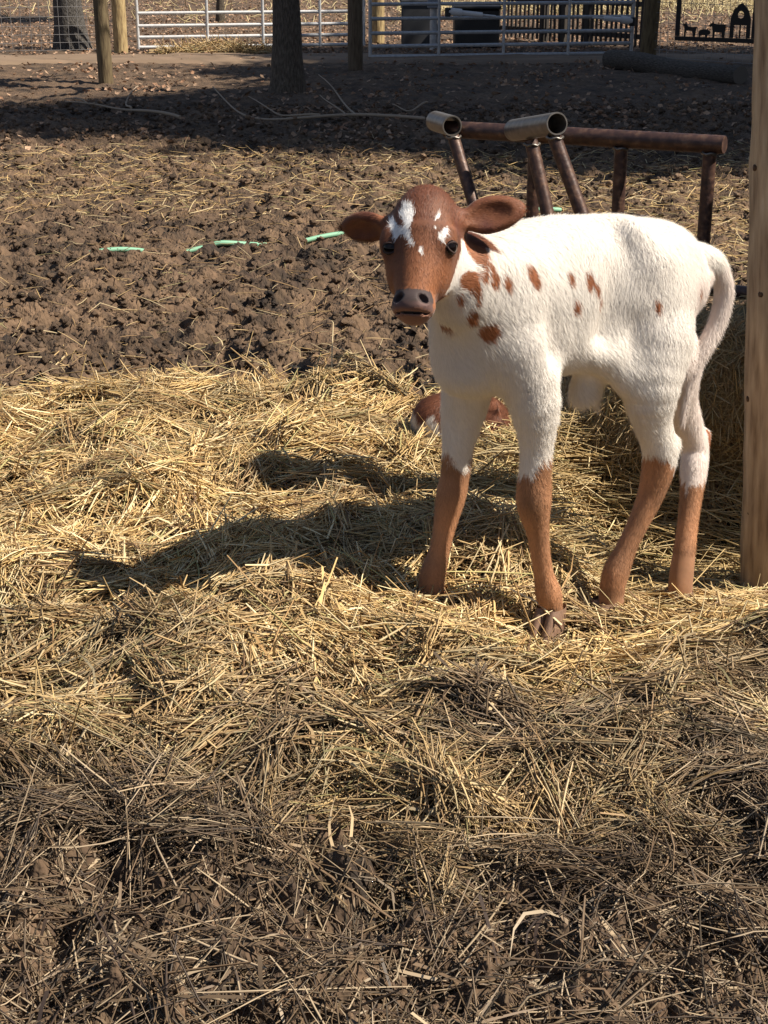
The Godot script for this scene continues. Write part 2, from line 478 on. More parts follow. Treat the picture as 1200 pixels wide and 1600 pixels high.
func surface(cols: Array, freq: float, scale3: Vector3, rough: float, relief := 0.0, seed_no := 1, metal := 0.0) -> StandardMaterial3D:
	var m := StandardMaterial3D.new()
	m.albedo_texture = noise_tex(freq, 5, seed_no, cols)
	m.uv1_triplanar = true
	m.uv1_world_triplanar = true
	m.uv1_scale = scale3
	m.roughness = rough
	m.metallic = metal
	if relief > 0.0:
		m.heightmap_enabled = true
		m.heightmap_texture = height_tex(freq * 1.3, 5, seed_no + 7)
		m.heightmap_scale = relief
	return m

# ---------------------------------------------------------------- the lie of the land
const HOOVES := [[0.322, -0.028, -2.684], [0.09, 0.0, -2.736], [0.446, -0.045, -2.777], [0.621, -0.11, -2.967]]

func bed(x: float, d: float) -> float:   # 1 where the straw bed lies
	var e := noise_mid.get_noise_2d(x * 1.3 + 40.0, 3.0) * 0.22
	return smoothstep(1.66 + e, 2.16 + e, d) * (1.0 - smoothstep(4.0 + e * 1.2, 4.4 + e * 1.2, d))

func ground_y(x: float, z: float) -> float:
	var d := -z
	var b := bed(x, d)
	var y := noise_big.get_noise_2d(x, z) * 0.02
	y += b * (0.035 + 0.075 * noise_mid.get_noise_2d(x, z) + 0.028 * noise_clod.get_noise_2d(x * 0.75, z * 0.75))
	if d < 22.0:
		var rough := (1.0 - b) * (1.0 if d < 10.0 else lerpf(1.0, 0.45, minf((d - 10.0) / 4.0, 1.0)))
		if d > 17.6: rough *= 0.35
		if d < 2.3: rough *= 1.2
		y += rough * (0.055 * noise_clod.get_noise_2d(x, z) + 0.022 * noise_mid.get_noise_2d(x * 2.0, z * 2.0)) + (0.3 + 0.7 * rough) * 0.024 * noise_fine.get_noise_2d(x, z)
	else:
		y += 0.02 * noise_mid.get_noise_2d(x, z)
	if d < 3.6:
		# trodden hollow round the calf, falling away towards the post and the bale
		var fall := -0.055 - 0.28 * maxf(d - 2.72, 0.0) + 0.02 * noise_clod.get_noise_2d(x, z)
		y = lerpf(y, fall, smoothstep(0.28, 0.55, x) * smoothstep(2.45, 2.75, d) * (1.0 - smoothstep(3.25, 3.6, d)) * (1.0 - smoothstep(1.3, 1.7, x)))
		y = lerpf(y, -0.05 + 0.02 * noise_clod.get_noise_2d(x, z), exp(-pow((x - 0.30) / 0.22, 2.0) - pow((d - 2.58) / 0.16, 2.0)))
		for h in HOOVES:
			var q: float = (x - h[0]) * (x - h[0]) + (z - h[2]) * (z - h[2])
			y = lerpf(y, h[1], exp(-q / 0.006))
	return y

# ---------------------------------------------------------------- the scene
func _ready() -> void:
	rng.seed = 20240917
	for q in [[noise_big, 11, 0.55, 2], [noise_mid, 12, 1.9, 3], [noise_clod, 13, 6.5, 4], [noise_fine, 14, 26.0, 2]]:
		q[0].seed = q[1]
		q[0].frequency = q[2]
		q[0].fractal_octaves = q[3]
	var cam := Camera3D.new()
	cam.name = "camera"
	cam.position = Vector3(0, 1.2, 0)
	cam.rotation = Vector3(-atan(880.0 / 2400.0), 0, 0)
	cam.fov = rad_to_deg(2.0 * atan(800.0 / 2400.0))
	cam.near = 0.05
	cam.far = 600.0
	add_child(cam)
	cam.current = true
	var env := Environment.new()
	var sky_mat := ProceduralSkyMaterial.new()
	sky_mat.sky_top_color = Color(0.47, 0.56, 0.70)
	sky_mat.sky_horizon_color = Color(0.86, 0.85, 0.82)
	sky_mat.ground_horizon_color = Color(0.42, 0.38, 0.33)
	sky_mat.ground_bottom_color = Color(0.30, 0.26, 0.21)
	sky_mat.sky_curve = 0.12
	var sky := Sky.new()
	sky.sky_material = sky_mat
	env.background_mode = Environment.BG_SKY
	env.sky = sky
	env.background_energy_multiplier = 0.44
	env.tonemap_mode = Environment.TONE_MAPPER_LINEAR
	env.tonemap_exposure = 1.74
	env.sdfgi_enabled = true
	env.ssao_enabled = true
	env.ssil_enabled = true
	var we := WorldEnvironment.new()
	we.name = "environment"
	we.environment = env
	add_child(we)
	var sun := DirectionalLight3D.new()
	sun.name = "sun"
	sun.light_energy = 1.6
	sun.light_color = Color(1.0, 0.955, 0.885)
	sun.light_angular_distance = 0.5
	sun.shadow_enabled = true
	add_child(sun)
	sun.look_at_from_position(Vector3(0.648, 0.743, 0.166) * 20.0, Vector3.ZERO)

	straw_mat = tinted(0.62)
	straw_mat.backlight = Color(0.12, 0.10, 0.06)
	build_ground()
	build_background()
	build_feeder()
	build_bale()
	build_straw()
	build_calf()
	build_resting_animal()
	build_near_post()
	print("done ", Time.get_ticks_msec())

# ---------------------------------------------------------------- ground
func build_ground() -> void:
	var m := StandardMaterial3D.new()
	m.vertex_color_use_as_albedo = true
	m.albedo_texture = noise_tex(0.02, 5, 5, [Color(0.62, 0.60, 0.58), Color(0.85, 0.84, 0.82), Color(1, 1, 1)])
	m.uv1_triplanar = true
	m.uv1_world_triplanar = true
	m.uv1_scale = Vector3(2.3, 2.3, 2.3)
	m.roughness = 0.95
	m.heightmap_enabled = true
	m.heightmap_texture = height_tex(0.045, 5, 31)
	m.heightmap_scale = 1.2
	var ds := PackedFloat32Array()
	var d := 1.15
	while d < 75.0:
		ds.append(d)
		d *= 1.0030 if d < 10.5 else (1.006 if d < 25.0 else 1.02)
	var ss := PackedFloat32Array()
	var s := -0.75
	while s < 0.7501:
		ss.append(s)
		s += 0.0032 if absf(s + 0.0016) < 0.30 else 0.018
	var so := Soup.new()
	var w := ss.size()
	for dd in ds:
		for sl in ss:
			var x := sl * dd
			so.v.append(Vector3(x, ground_y(x, -dd), -dd))
			so.c.append(ground_color(x, dd))
	so.n.resize(so.v.size())
	for r in ds.size() - 1:
		for q in w - 1:
			var e := r * w + q
			so.i.append_array(PackedInt32Array([e, e + w, e + 1, e + 1, e + w, e + w + 1]))
	so.smooth()
	var g := part("ground", so.done(m), self)
	tag(g, "trampled brown mud yard with clods", "ground", "", "structure")
	# the same land, coarse, out to the horizon and behind the camera
	var far := Soup.new()
	var rr := [0.0, 3.0, 8.0, 20.0, 60.0, 75.0, 120.0, 250.0, 500.0]
	for r in rr:
		for q in 48:
			var an := TAU * q / 48.0
			var p := Vector3(cos(an) * r, -0.16 if r < 70.0 else -0.02, sin(an) * r)
			far.v.append(p)
			far.n.append(Vector3.UP)
			var f := 0.12 * noise_mid.get_noise_2d(p.x * 0.1, p.z * 0.1)
			far.c.append(Color(0.22 + f, 0.155 + f, 0.095 + f * 0.6))
	for r in rr.size() - 1:
		for q in 48:
			var e := r * 48 + q
			var e1 := r * 48 + (q + 1) % 48
			far.i.append_array(PackedInt32Array([e, e1, e + 48, e1, e1 + 48, e + 48]))
	var fm := tinted(0.95)
	var fg := part("field", far.done(fm), self)
	tag(fg, "dry field stretching to the horizon", "field", "", "structure")
	# gravel track along the gates
	var tr := Soup.new()
	var nx := 160
	for r in 9:
		for q in nx + 1:
			var x := lerpf(-14.0, 14.0, q / float(nx))
			var e := 0.35 * noise_mid.get_noise_2d(x * 0.5, 7.0 if r < 4 else 19.0)
			var z := -lerpf(17.75, 19.25, r / 8.0) + e - 0.06 * x * 0.2
			tr.v.append(Vector3(x, ground_y(x, z) + (0.022 if r > 0 and r < 8 else -0.03), z))
			var f := 1.0 + 0.35 * noise_clod.get_noise_2d(x, z) + 0.3 * noise_fine.get_noise_2d(x, z)
			tr.c.append(Color(0.185 * f, 0.128 * f, 0.085 * f))
	tr.n.resize(tr.v.size())
	for r in 8:
		for q in nx:
			var e := r * (nx + 1) + q
			tr.i.append_array(PackedInt32Array([e, e + nx + 1, e + 1, e + 1, e + nx + 1, e + nx + 2]))
	tr.smooth()
	var to := part("track", tr.done(tinted(0.95)), self)
	tag(to, "grey gravel track running along the gates", "track", "", "structure")
	build_clods()

func ground_color(x: float, d: float) -> Color:
	var b := bed(x, d)
	var n1 := noise_clod.get_noise_2d(x * 0.7 + 9.0, d * 0.7)
	var n2 := noise_mid.get_noise_2d(x * 0.6 + 70.0, d * 0.6)
	var n3 := noise_fine.get_noise_2d(x + 5.0, d)
	var dry := Color(0.225, 0.147, 0.092)
	var wet := Color(0.042, 0.028, 0.020)
	var k := clampf(0.60 + 0.65 * n1 + 0.45 * n2 + 0.45 * n3, 0.0, 1.0)
	var c := wet.lerp(dry, k)
	c = c.lerp(Color(0.046, 0.031, 0.018), b)
	return c

func lumps(cnt: int, m: Material) -> Array:
	var out := []
	for k in cnt:
		var sp := SphereMesh.new()
		sp.radial_segments = 8
		sp.rings = 5
		sp.radius = 0.5
		sp.height = 1.0
		var ar := sp.get_mesh_arrays()
		var so := Soup.new()
		so.v = ar[Mesh.ARRAY_VERTEX]
		so.i = ar[Mesh.ARRAY_INDEX]
		for j in so.v.size():
			var p := so.v[j]
			var q := 1.0 + 1.25 * noise_clod.get_noise_3d(p.x * 0.34 + k * 9.0, p.y * 0.34, p.z * 0.34)
			so.v[j] = Vector3(p.x, p.y * 0.75, p.z) * q
		so.n.resize(so.v.size())
		so.smooth()
		out.append(so.done(m))
	return out

func build_clods() -> void:
	var m := tinted(0.95)
	m.heightmap_enabled = true
	m.heightmap_texture = height_tex(0.05, 4, 77, 256)
	m.heightmap_scale = 0.6
	m.uv1_triplanar = true
	m.uv1_scale = Vector3(2, 2, 2)
	var kinds := lumps(4, m)
	var places := [[], [], [], []]
	var tints := [PackedColorArray(), PackedColorArray(), PackedColorArray(), PackedColorArray()]
	for j in 60000:
		var d := 1.3 * pow(13.0 / 1.3, pow(rng.randf(), 0.5))
		var x := rng.randf_range(-0.33, 0.33) * d
		if d < 3.0 or bed(x, d) > 0.25: continue
		if noise_mid.get_noise_2d(x * 1.5, d * 1.5 + 30.0) < -0.35: continue
		var s := 0.006 + 0.030 * pow(rng.randf(), 4.0)
		if d < 2.6: s = 0.003 + 0.012 * pow(rng.randf(), 2.6)
		if d > 8.0: s *= 1.3
		var bas := Basis.from_euler(Vector3(rng.randf() * TAU, rng.randf() * TAU, rng.randf() * TAU)).scaled(Vector3(s, s * 0.8, s * rng.randf_range(0.8, 1.5)))
		var q := rng.randi() % 4
		places[q].append(Transform3D(bas, Vector3(x, ground_y(x, -d) + s * 0.16, -d)))
		var c := ground_color(x, d) * rng.randf_range(0.75, 1.5)
		tints[q].append(Color(c.r, c.g, c.b))
	var home := thing("mud_clods", "small brown clods of broken mud strewn over the yard", "mud")
	home.set_meta("kind", "stuff")
	for q in 4: scatter("clods", kinds[q], places[q], tints[q], home)

# ---------------------------------------------------------------- straw
var straw_mat: StandardMaterial3D
var stalks := 0

# one bent stalk as a three-sided, slightly flattened tube
func strand(to: Soup, at: Vector3, dir: Vector3, length: float, thick: float, col: Color) -> void:
	stalks += 1
	var x := dir.normalized()
	var z := x.cross(Vector3.UP)
	z = z.normalized() if z.length() > 0.01 else Vector3.FORWARD
	var y := z.cross(x)
	var roll := rng.randf() * TAU
	var b1 := y * cos(roll) + z * sin(roll)
	var bend := rng.randfn(0.0, 0.05) * length
	if rng.randf() < 0.14: bend *= 3.0
	var snap := rng.randf() < 0.08
	var segs := 3 if length > 0.085 else 2
	var roll2 := rng.randf() * TAU
	var s := to.v.size()
	for j in segs + 1:
		var t := j / float(segs)
		var off := bend * (4.0 * t * (1.0 - t) - 0.6)
		if snap: off = bend * 4.0 * (absf(t - 0.34) - 0.3)
		var p := at + x * ((t - 0.5) * length) + b1 * off
		var r := thick * (0.5 if j > 0 and j < segs else 0.34)
		for q in 3:
			var an := roll2 + q * TAU / 3.0
			var d := y * sin(an) + z * cos(an)
			to.v.append(p + (y * sin(an) * 0.72 + z * cos(an)) * r)
			to.n.append(d)
			to.c.append(col)
	for j in segs:
		var e := s + j * 3
		to.i.append_array(PackedInt32Array([e, e + 1, e + 3, e + 1, e + 4, e + 3, e + 1, e + 2, e + 4, e + 2, e + 5, e + 4, e + 2, e, e + 5, e, e + 3, e + 5]))

func lay(to: Soup, called: String, label: String, category: String, parent: Node) -> void:
	var o := part(called, to.done(straw_mat), parent)
	o.set_meta("kind", "stuff")
	if parent == self: tag(o, label, category)

func straw_color(gold: float, x: float, d: float) -> Color:
	# gold 1: fresh straw, 0: old, trodden and grey
	var r := rng.randf()
	var c := Color(0.61, 0.425, 0.185)
	if r < 0.22: c = Color(0.78, 0.625, 0.36)
	elif r < 0.29: c = Color(0.44, 0.385, 0.165)
	elif r < 0.50: c = Color(0.35, 0.215, 0.09)
	elif r < 0.56: c = Color(0.18, 0.105, 0.05)
	var old := Color(0.145, 0.097, 0.056)
	if r > 0.82: old = Color(0.34, 0.262, 0.172)
	elif r < 0.3: old = Color(0.055, 0.037, 0.024)
	var res := old.lerp(c, gold) * rng.randf_range(0.75, 1.2)
	return Color(res.r, res.g, res.b)

func ribbon(to: Soup, at: Vector3, dir: Vector3, length: float, wide: float, curl: float, col: Color) -> void:   # a dry leaf blade
	var x := dir.normalized()
	var z := x.cross(Vector3.UP)
	z = z.normalized() if z.length() > 0.01 else Vector3.FORWARD
	var y := z.cross(x)
	var tw := rng.randfn(0.0, 0.7)
	var s := to.v.size()
	for j in 5:
		var t := j / 4.0
		var p := at + x * ((t - 0.5) * length) + y * (curl * length * (0.5 - 2.0 * (t - 0.5) * (t - 0.5))) + z * (curl * 0.5 * length * sin(t * 3.0))
		var a := tw * (t + 0.3)
		var w := (z * cos(a) + y * sin(a)) * wide * 0.5 * (1.0 - 0.85 * t * t)
		var n := (y * cos(a) - z * sin(a))
		to.v.append(p - w); to.v.append(p + w)
		to.n.append(n); to.n.append(n)
		to.c.append(col); to.c.append(col)
	for j in 4:
		var e := s + j * 2
		to.i.append_array(PackedInt32Array([e, e + 2, e + 1, e + 1, e + 2, e + 3]))

func clear_of_calf(x: float, z: float) -> bool:
	for h in HOOVES:
		if Vector2(x - h[0], z - h[2]).length() < 0.040: return false
	return true

func slope(x: float, z: float, hx: float, hz: float, e: float) -> float:
	return clampf((ground_y(x + hx * e, z + hz * e) - ground_y(x - hx * e, z - hz * e)) / (2.0 * e), -0.7, 0.7)

func goldness(x: float, d: float) -> float:
	return smoothstep(1.80, 2.62, d + 0.55 * noise_mid.get_noise_2d(x * 1.2 + 15.0, d * 1.2)) * (0.62 + 0.38 * smoothstep(-0.35, 0.15, noise_mid.get_noise_2d(x * 1.4, d * 1.4 + 50.0)))

func build_straw() -> void:
	var st := Soup.new()
	var old := Soup.new()
	# loose stalks and blades
	for j in 63000:
		var d := 1.25 * pow(4.75 / 1.25, rng.randf())
		var x := rng.randf_range(-0.38, 0.38) * d
		var b := bed(x, d)
		if rng.randf() > maxf(b, 0.42 if d < 2.3 else 0.03): continue
		if not clear_of_calf(x, -d): continue
		var gold := goldness(x, d)
		var an := rng.randf() * TAU
		var ln := rng.randf_range(0.03, 0.13)
		if rng.randf() < 0.10: ln = rng.randf_range(0.13, 0.28)
		var th := rng.randf_range(0.0018, 0.0050)
		if rng.randf() < 0.12: th = rng.randf_range(0.005, 0.0075)
		if d < 2.1: th *= 0.72
		var tilt := rng.randfn(0.0, 0.15)
		var lift := rng.randf() * 0.036 * b + 0.002
		if rng.randf() < 0.045:
			tilt = rng.randf_range(0.3, 1.1)
			lift += 0.25 * ln * sin(tilt)
		if Vector2(x - 0.31, -d + 2.61).length() < 0.10:
			lift *= 0.3
			tilt = clampf(tilt, -0.2, 0.2)
		var hx := cos(an); var hz := sin(an)
		var at := Vector3(x, ground_y(x, -d) + lift, -d)
		var dir := Vector3(hx, slope(x, -d, hx, hz, ln * 0.35) + tan(tilt), hz)
		var so := st if gold > 0.3 else old
		if rng.randf() < 0.13: ribbon(so, at, dir, ln * 0.9, rng.randf_range(0.003, 0.0065), rng.randfn(0.0, 0.22), straw_color(gold, x, d))
		else: strand(so, at, dir, ln, th, straw_color(gold, x, d))
	# locks: handfuls of stalks that fell together and lie the same way
	for j in 4200:
		var d := 1.6 * pow(4.5 / 1.6, rng.randf())
		var x := rng.randf_range(-0.38, 0.38) * d
		if rng.randf() > bed(x, d): continue
		if Vector2(x - 0.31, -d + 2.61).length() < 0.12: continue
		var gold := goldness(x, d)
		var an := PI * noise_mid.get_noise_2d(x * 0.9 + 8.0, d * 0.9) * 2.2 + rng.randfn(0.0, 0.7)
		var ln := rng.randf_range(0.07, 0.2)
		var up := rng.randf() * 0.04
		var tilt := rng.randfn(0.0, 0.08)
		var tone := rng.randf_range(0.8, 1.2)
		for k in rng.randi_range(7, 20):
			var a2 := an + rng.randfn(0.0, 0.13)
			var hx := cos(a2); var hz := sin(a2)
			var off := Vector3(-sin(an), 0, cos(an)) * rng.randfn(0.0, 0.013) + Vector3(cos(an), 0, sin(an)) * rng.randfn(0.0, 0.025)
			var px := x + off.x
			var pz := -d + off.z
			if not clear_of_calf(px, pz): continue
			var l2 := ln * rng.randf_range(0.6, 1.15)
			var c := straw_color(gold, x, d) * tone
			strand(st if gold > 0.3 else old, Vector3(px, ground_y(px, pz) + up + rng.randf() * 0.014, pz), Vector3(hx, slope(px, pz, hx, hz, 0.04) + tilt + rng.randfn(0.0, 0.06), hz), l2, rng.randf_range(0.002, 0.0050) * (0.75 if d < 2.1 else 1.0), Color(c.r, c.g, c.b))
	# chaff: short broken bits
	for j in 26000:
		var d := 1.25 * pow(4.7 / 1.25, rng.randf())
		var x := rng.randf_range(-0.33, 0.33) * d
		var b := bed(x, d)
		if rng.randf() > maxf(b, 0.5 if d < 2.3 else 0.1): continue
		if not clear_of_calf(x, -d): continue
		var an := rng.randf() * TAU
		ribbon(old, Vector3(x, ground_y(x, -d) + rng.randf() * 0.028 * b + 0.003, -d), Vector3(cos(an), rng.randfn(0.0, 0.3), sin(an)), rng.randf_range(0.006, 0.026), rng.randf_range(0.0015, 0.0035), rng.randfn(0.0, 0.3), straw_color(goldness(x, d) * 0.8, x, d) * 0.8)
	# strays over the mud, and the hay spilt round the feeder
	for j in 24000:
		var d := 4.2 * pow(10.5 / 4.2, rng.randf())
		var x := rng.randf_range(-0.33, 0.36) * d
		var spilt := smoothstep(5.4, 6.6, d) * (1.0 - smoothstep(9.0, 10.0, d)) * smoothstep(-0.2, 0.9, x - 0.05 * d + 0.5 * noise_mid.get_noise_2d(x, d))
		spilt = maxf(spilt, 0.75 * smoothstep(6.9, 8.0, d) * (1.0 - smoothstep(9.4, 10.2, d)))
		if rng.randf() > 0.09 + spilt * 0.8: continue
		var an := rng.randf() * TAU
		var ln := rng.randf_range(0.04, 0.16)
		strand(st, Vector3(x, ground_y(x, -d) + 0.008 + rng.randf() * 0.012, -d), Vector3(cos(an), rng.randfn(0.05, 0.2), sin(an)), ln, rng.randf_range(0.003, 0.0055), straw_color(0.85 if spilt > 0.3 else 0.55, x, d))
	lay(st, "straw_bedding", "loose golden straw spread thick under the calf", "straw", self)
	lay(old, "trodden_straw", "grey brown trodden straw on dark mud", "straw", self)
	print("straw ", Time.get_ticks_msec(), " ", stalks)

# ---------------------------------------------------------------- hay bale and feeder
const BALE := Vector3(0.87, 0.0, -3.74)

func bale_point(an: float, el: float) -> Vector3:
	# rounded block, broken down on its left side
	var c := cos(an); var s := sin(an)
	var q := pow(pow(absf(c), 3.0) + pow(absf(s), 3.0), -1.0 / 3.0)
	var cu := pow(maxf(cos(el), 0.0), 0.55)
	var su := pow(maxf(sin(el), 0.0), 0.75)
	var p := Vector3(c * q * 0.42 * cu, su * 0.43, s * q * 0.36 * cu)
	var left := clampf((-p.x - 0.05) / 0.37, 0.0, 1.0)
	p.y *= 1.0 - 0.35 * left
	p.x -= 0.10 * left * (1.0 - su)
	p.z -= 0.16 * (1.0 - smoothstep(0.0, 0.75, su)) * maxf(s, 0.0)
	var k := 1.0 + 0.10 * noise_mid.get_noise_3d(p.x * 1.6, p.y * 1.6, p.z * 1.6 + 4.0) + 0.05 * noise_clod.get_noise_3d(p.x, p.y, p.z)
	return p * k

func build_bale() -> void:
	var t := thing("hay_bale", "half eaten hay bale behind the standing calf", "hay bale", Vector3(BALE.x, -0.08, BALE.z))
	var so := Soup.new()
	var na := 72
	var ne := 26
	for r in ne + 1:
		for q in na + 1:
			so.v.append(bale_point(TAU * q / na, PI / 2 * r / ne) * 0.965)
			var f := 0.8 + 0.5 * noise_fine.get_noise_2d(q * 0.3, r * 0.3)
			so.c.append(Color(0.16 * f, 0.12 * f, 0.055 * f))
	so.n.resize(so.v.size())
	for r in ne:
		for q in na:
			var e := r * (na + 1) + q
			so.i.append_array(PackedInt32Array([e, e + 1, e + na + 1, e + 1, e + na + 2, e + na + 1]))
	so.smooth()
	part("core", so.done(tinted(0.95)), t)
	var st := Soup.new()
	for j in 15000:
		var an := rng.randf_range(PI * 0.02, PI * 1.12)      # z is towards the camera: the front half and the ends
		if rng.randf() < 0.18: an = rng.randf() * TAU
		var el := asin(clampf(rng.randf(), 0.0, 0.999))
		var p := bale_point(an, el)
		var u := (bale_point(an + 0.02, el) - p).normalized()
		var w := (bale_point(an, minf(el + 0.02, 1.57)) - p).normalized()
		var turn := rng.randfn(0.0, 0.9)
		if el < 0.9: turn += PI / 2      # hanging down the side
		var dir := u * cos(turn) + w * sin(turn)
		var nrm := w.cross(u).normalized()
		if nrm.dot(p + Vector3(0, 0.1, 0)) < 0.0: nrm = -nrm
		dir += nrm * rng.randfn(0.0, 0.12)
		var col := straw_color(0.8, p.x, p.z)
		col = col.lerp(Color(0.29, 0.205, 0.10), 0.55)
		strand(st, p + nrm * rng.randf_range(-0.004, 0.016), dir, rng.randf_range(0.05, 0.2), rng.randf_range(0.002, 0.0045), col)
	lay(st, "hay_strands", "", "", t)
	# a round bale added out of view to keep the sun off the eaten one
	var w2 := thing("added_shade_bale", "added round hay bale out of view, shading the half eaten one", "hay bale", Vector3(1.92, -0.05, -3.62))
	var ws := Soup.new()
	var rows := [[0.0, 0.50], [0.05, 0.56], [0.5, 0.58], [1.25, 0.57], [1.36, 0.52], [1.40, 0.30], [1.40, 0.02]]
	for r in rows.size():
		for q in 41:
			var an := TAU * q / 40.0
			var rr: float = rows[r][1] * (1.0 + 0.05 * noise_mid.get_noise_3d(cos(an), sin(an), rows[r][0]))
			ws.v.append(Vector3(cos(an) * rr, rows[r][0], sin(an) * rr))
			ws.c.append(Color(0.22, 0.155, 0.075) * (1.0 + 0.5 * noise_fine.get_noise_2d(q * 0.3, r * 0.9)))
	ws.n.resize(ws.v.size())
	for r in rows.size() - 1:
		for q in 40:
			var e := r * 41 + q
			ws.i.append_array(PackedInt32Array([e, e + 1, e + 41, e + 1, e + 42, e + 41]))
	ws.smooth()
	part("core", ws.done(tinted(0.95)), w2)
	var wst := Soup.new()
	for j in 2500:
		var an := rng.randf() * TAU
		var y := rng.randf_range(0.02, 1.3)
		strand(wst, Vector3(cos(an) * 0.585, y, sin(an) * 0.585), Vector3(-sin(an), rng.randfn(0.0, 0.3), cos(an)), rng.randf_range(0.1, 0.3), 0.004, straw_color(0.8, y, an))
	lay(wst, "hay_strands", "", "", w2)
	# the apron of pulled-out hay at its foot
	var ap := Soup.new()
	for j in 9000:
		var x := rng.randf_range(0.0, 1.25)
		var d := rng.randf_range(2.85, 3.75)
		var hgt := 0.09 * exp(-pow((d - 3.42) / 0.22, 2.0)) * smoothstep(0.1, 0.55, x)
		var an := rng.randf() * TAU
		if rng.randf() < 0.5: an = rng.randfn(0.5, 0.5)
		var near_leg := false
		for h in HOOVES:
			if Vector2(x - h[0], -d - h[2]).length() < 0.05: near_leg = true
		if near_leg: continue
		strand(ap, Vector3(x, ground_y(x, -d) + 0.005 + rng.randf() * (0.03 + hgt), -d), Vector3(cos(an), rng.randfn(0.0, 0.16), sin(an)), rng.randf_range(0.06, 0.22), rng.randf_range(0.002, 0.0048), straw_color(1.0, x, d).lerp(Color(0.40, 0.33, 0.17), 0.35))
	lay(ap, "spilt_hay", "greenish hay pulled down at the foot of the bale", "hay", self)
	print("bale ", Time.get_ticks_msec())

func pipe_soup(p: Vector3, q: Vector3, r: float, open := false) -> Soup:
	var so := Soup.new()
	var t := (q - p).normalized()
	if not open:
		so.tube([p, p + t * 0.004, q - t * 0.004, q], [r * 0.93, r, r, r * 0.93], 20, true)
		return so
	# hollow pipe one can see into: outside, rim, bore
	var u := t.cross(Vector3(0.1, 0.9, 0.3)).normalized()
	var w := t.cross(u)
	var l := (q - p).length()
	var rows := [[0.0, r], [l - 0.002, r], [l, r * 0.975], [l, r * 0.86], [l - 0.002, r * 0.84], [0.01, r * 0.84]]
	var n := 32
	for row in rows.size() - 1:
		var s := so.v.size()
		var dl: float = rows[row + 1][0] - rows[row][0]
		var dr: float = rows[row + 1][1] - rows[row][1]
		for k in 2:
			for j in n + 1:
				var dir := u * cos(TAU * j / n) + w * sin(TAU * j / n)
				so.v.append(p + t * rows[row + k][0] + dir * rows[row + k][1])
				so.n.append((dir * dl - t * dr).normalized())
		for j in n:
			so.i.append_array(PackedInt32Array([s + j, s + n + 1 + j, s + j + 1, s + j + 1, s + n + 1 + j, s + n + 2 + j]))
	return so

func build_feeder() -> void:
	var rust := surface([lin(0.020, 0.013, 0.012), lin(0.042, 0.022, 0.019), lin(0.060, 0.032, 0.027), lin(0.14, 0.075, 0.048), lin(0.17, 0.135, 0.11)], 0.02, Vector3(3.5, 3.5, 3.5), 0.46, 0.10, 41, 0.25)
	var steel := surface([lin(0.10, 0.092, 0.085), lin(0.17, 0.155, 0.142), lin(0.26, 0.24, 0.22)], 0.015, Vector3(4, 4, 4), 0.36, 0.05, 43, 0.6)
	var t := thing("bale_feeder", "rusty steel pipe hay feeder rail behind the calf", "feeder", Vector3(0.5, 0, -4.25))
	var o := t.position
	var add := func(called: String, p: Vector3, q: Vector3, r: float, m: Material, open := false) -> void:
		part(called, pipe_soup(p - o, q - o, r, open).done(m), t)
	add.call("top_rail", Vector3(0.176, 0.716, -4.50), Vector3(0.885, 0.722, -4.075), 0.0240, rust)
	add.call("end_stub", Vector3(0.150, 0.728, -4.60), Vector3(0.192, 0.732, -4.43), 0.029, steel, true)
	add.call("cross_stub", Vector3(0.360, 0.728, -4.36), Vector3(0.445, 0.778, -4.05), 0.0295, steel, true)
	for p in [[0.418, -4.355], [0.639, -4.222], [0.852, -4.095]]:
		add.call("post", Vector3(p[0], 0.70, p[1]), Vector3(p[0], -0.05, p[1]), 0.018, rust)
	add.call("slant_bar", Vector3(0.196, 0.702, -4.45), Vector3(0.43, -0.03, -4.15), 0.0175, rust)
	add.call("slant_bar", Vector3(0.398, 0.712, -4.25), Vector3(0.58, -0.03, -4.02), 0.0185, rust)
	add.call("slant_bar", Vector3(0.440, 0.745, -4.07), Vector3(0.74, -0.03, -3.85), 0.0185, rust)
	for w in [[Vector3(0.418, 0.694, -4.355), 0.020], [Vector3(0.639, 0.696, -4.222), 0.020], [Vector3(0.852, 0.698, -4.095), 0.020], [Vector3(0.197, 0.700, -4.449), 0.0195], [Vector3(0.400, 0.703, -4.247), 0.0205], [Vector3(0.442, 0.741, -4.068), 0.0205]]:
		var bead := Soup.new()
		var ring := []
		var rr := []
		for j in 21:
			var an := TAU * j / 20.0
			ring.append(w[0] - o + Vector3(cos(an) * w[1], 0.002 * sin(an * 5.0), sin(an) * w[1]))
			rr.append(0.0038 + 0.0012 * sin(an * 7.0))
		bead.tube(ring, rr, 6, false)
		part("weld", bead.done(steel), t)
	add.call("lower_rail", Vector3(0.40, 0.33, -4.37), Vector3(1.30, 0.345, -3.85), 0.018, rust)

# ---------------------------------------------------------------- posts
func wood(dark: float, seed_no: int, warm := 1.0) -> StandardMaterial3D:
	var m := StandardMaterial3D.new()
	m.albedo_texture = noise_tex(0.012, 6, seed_no, [lin(0.16 * dark, 0.105 * dark, 0.060 * dark), lin(0.30 * dark, 0.215 * dark, 0.135 * dark / warm), lin(0.40 * dark, 0.30 * dark, 0.195 * dark / warm), lin(0.50 * dark, 0.39 * dark, 0.27 * dark / warm)], 512)
	m.uv1_scale = Vector3(2.6, 0.8, 1.0)
	m.roughness = 0.85
	m.heightmap_enabled = true
	m.heightmap_texture = height_tex(0.02, 6, seed_no + 3)
	m.heightmap_scale = 0.25
	return m

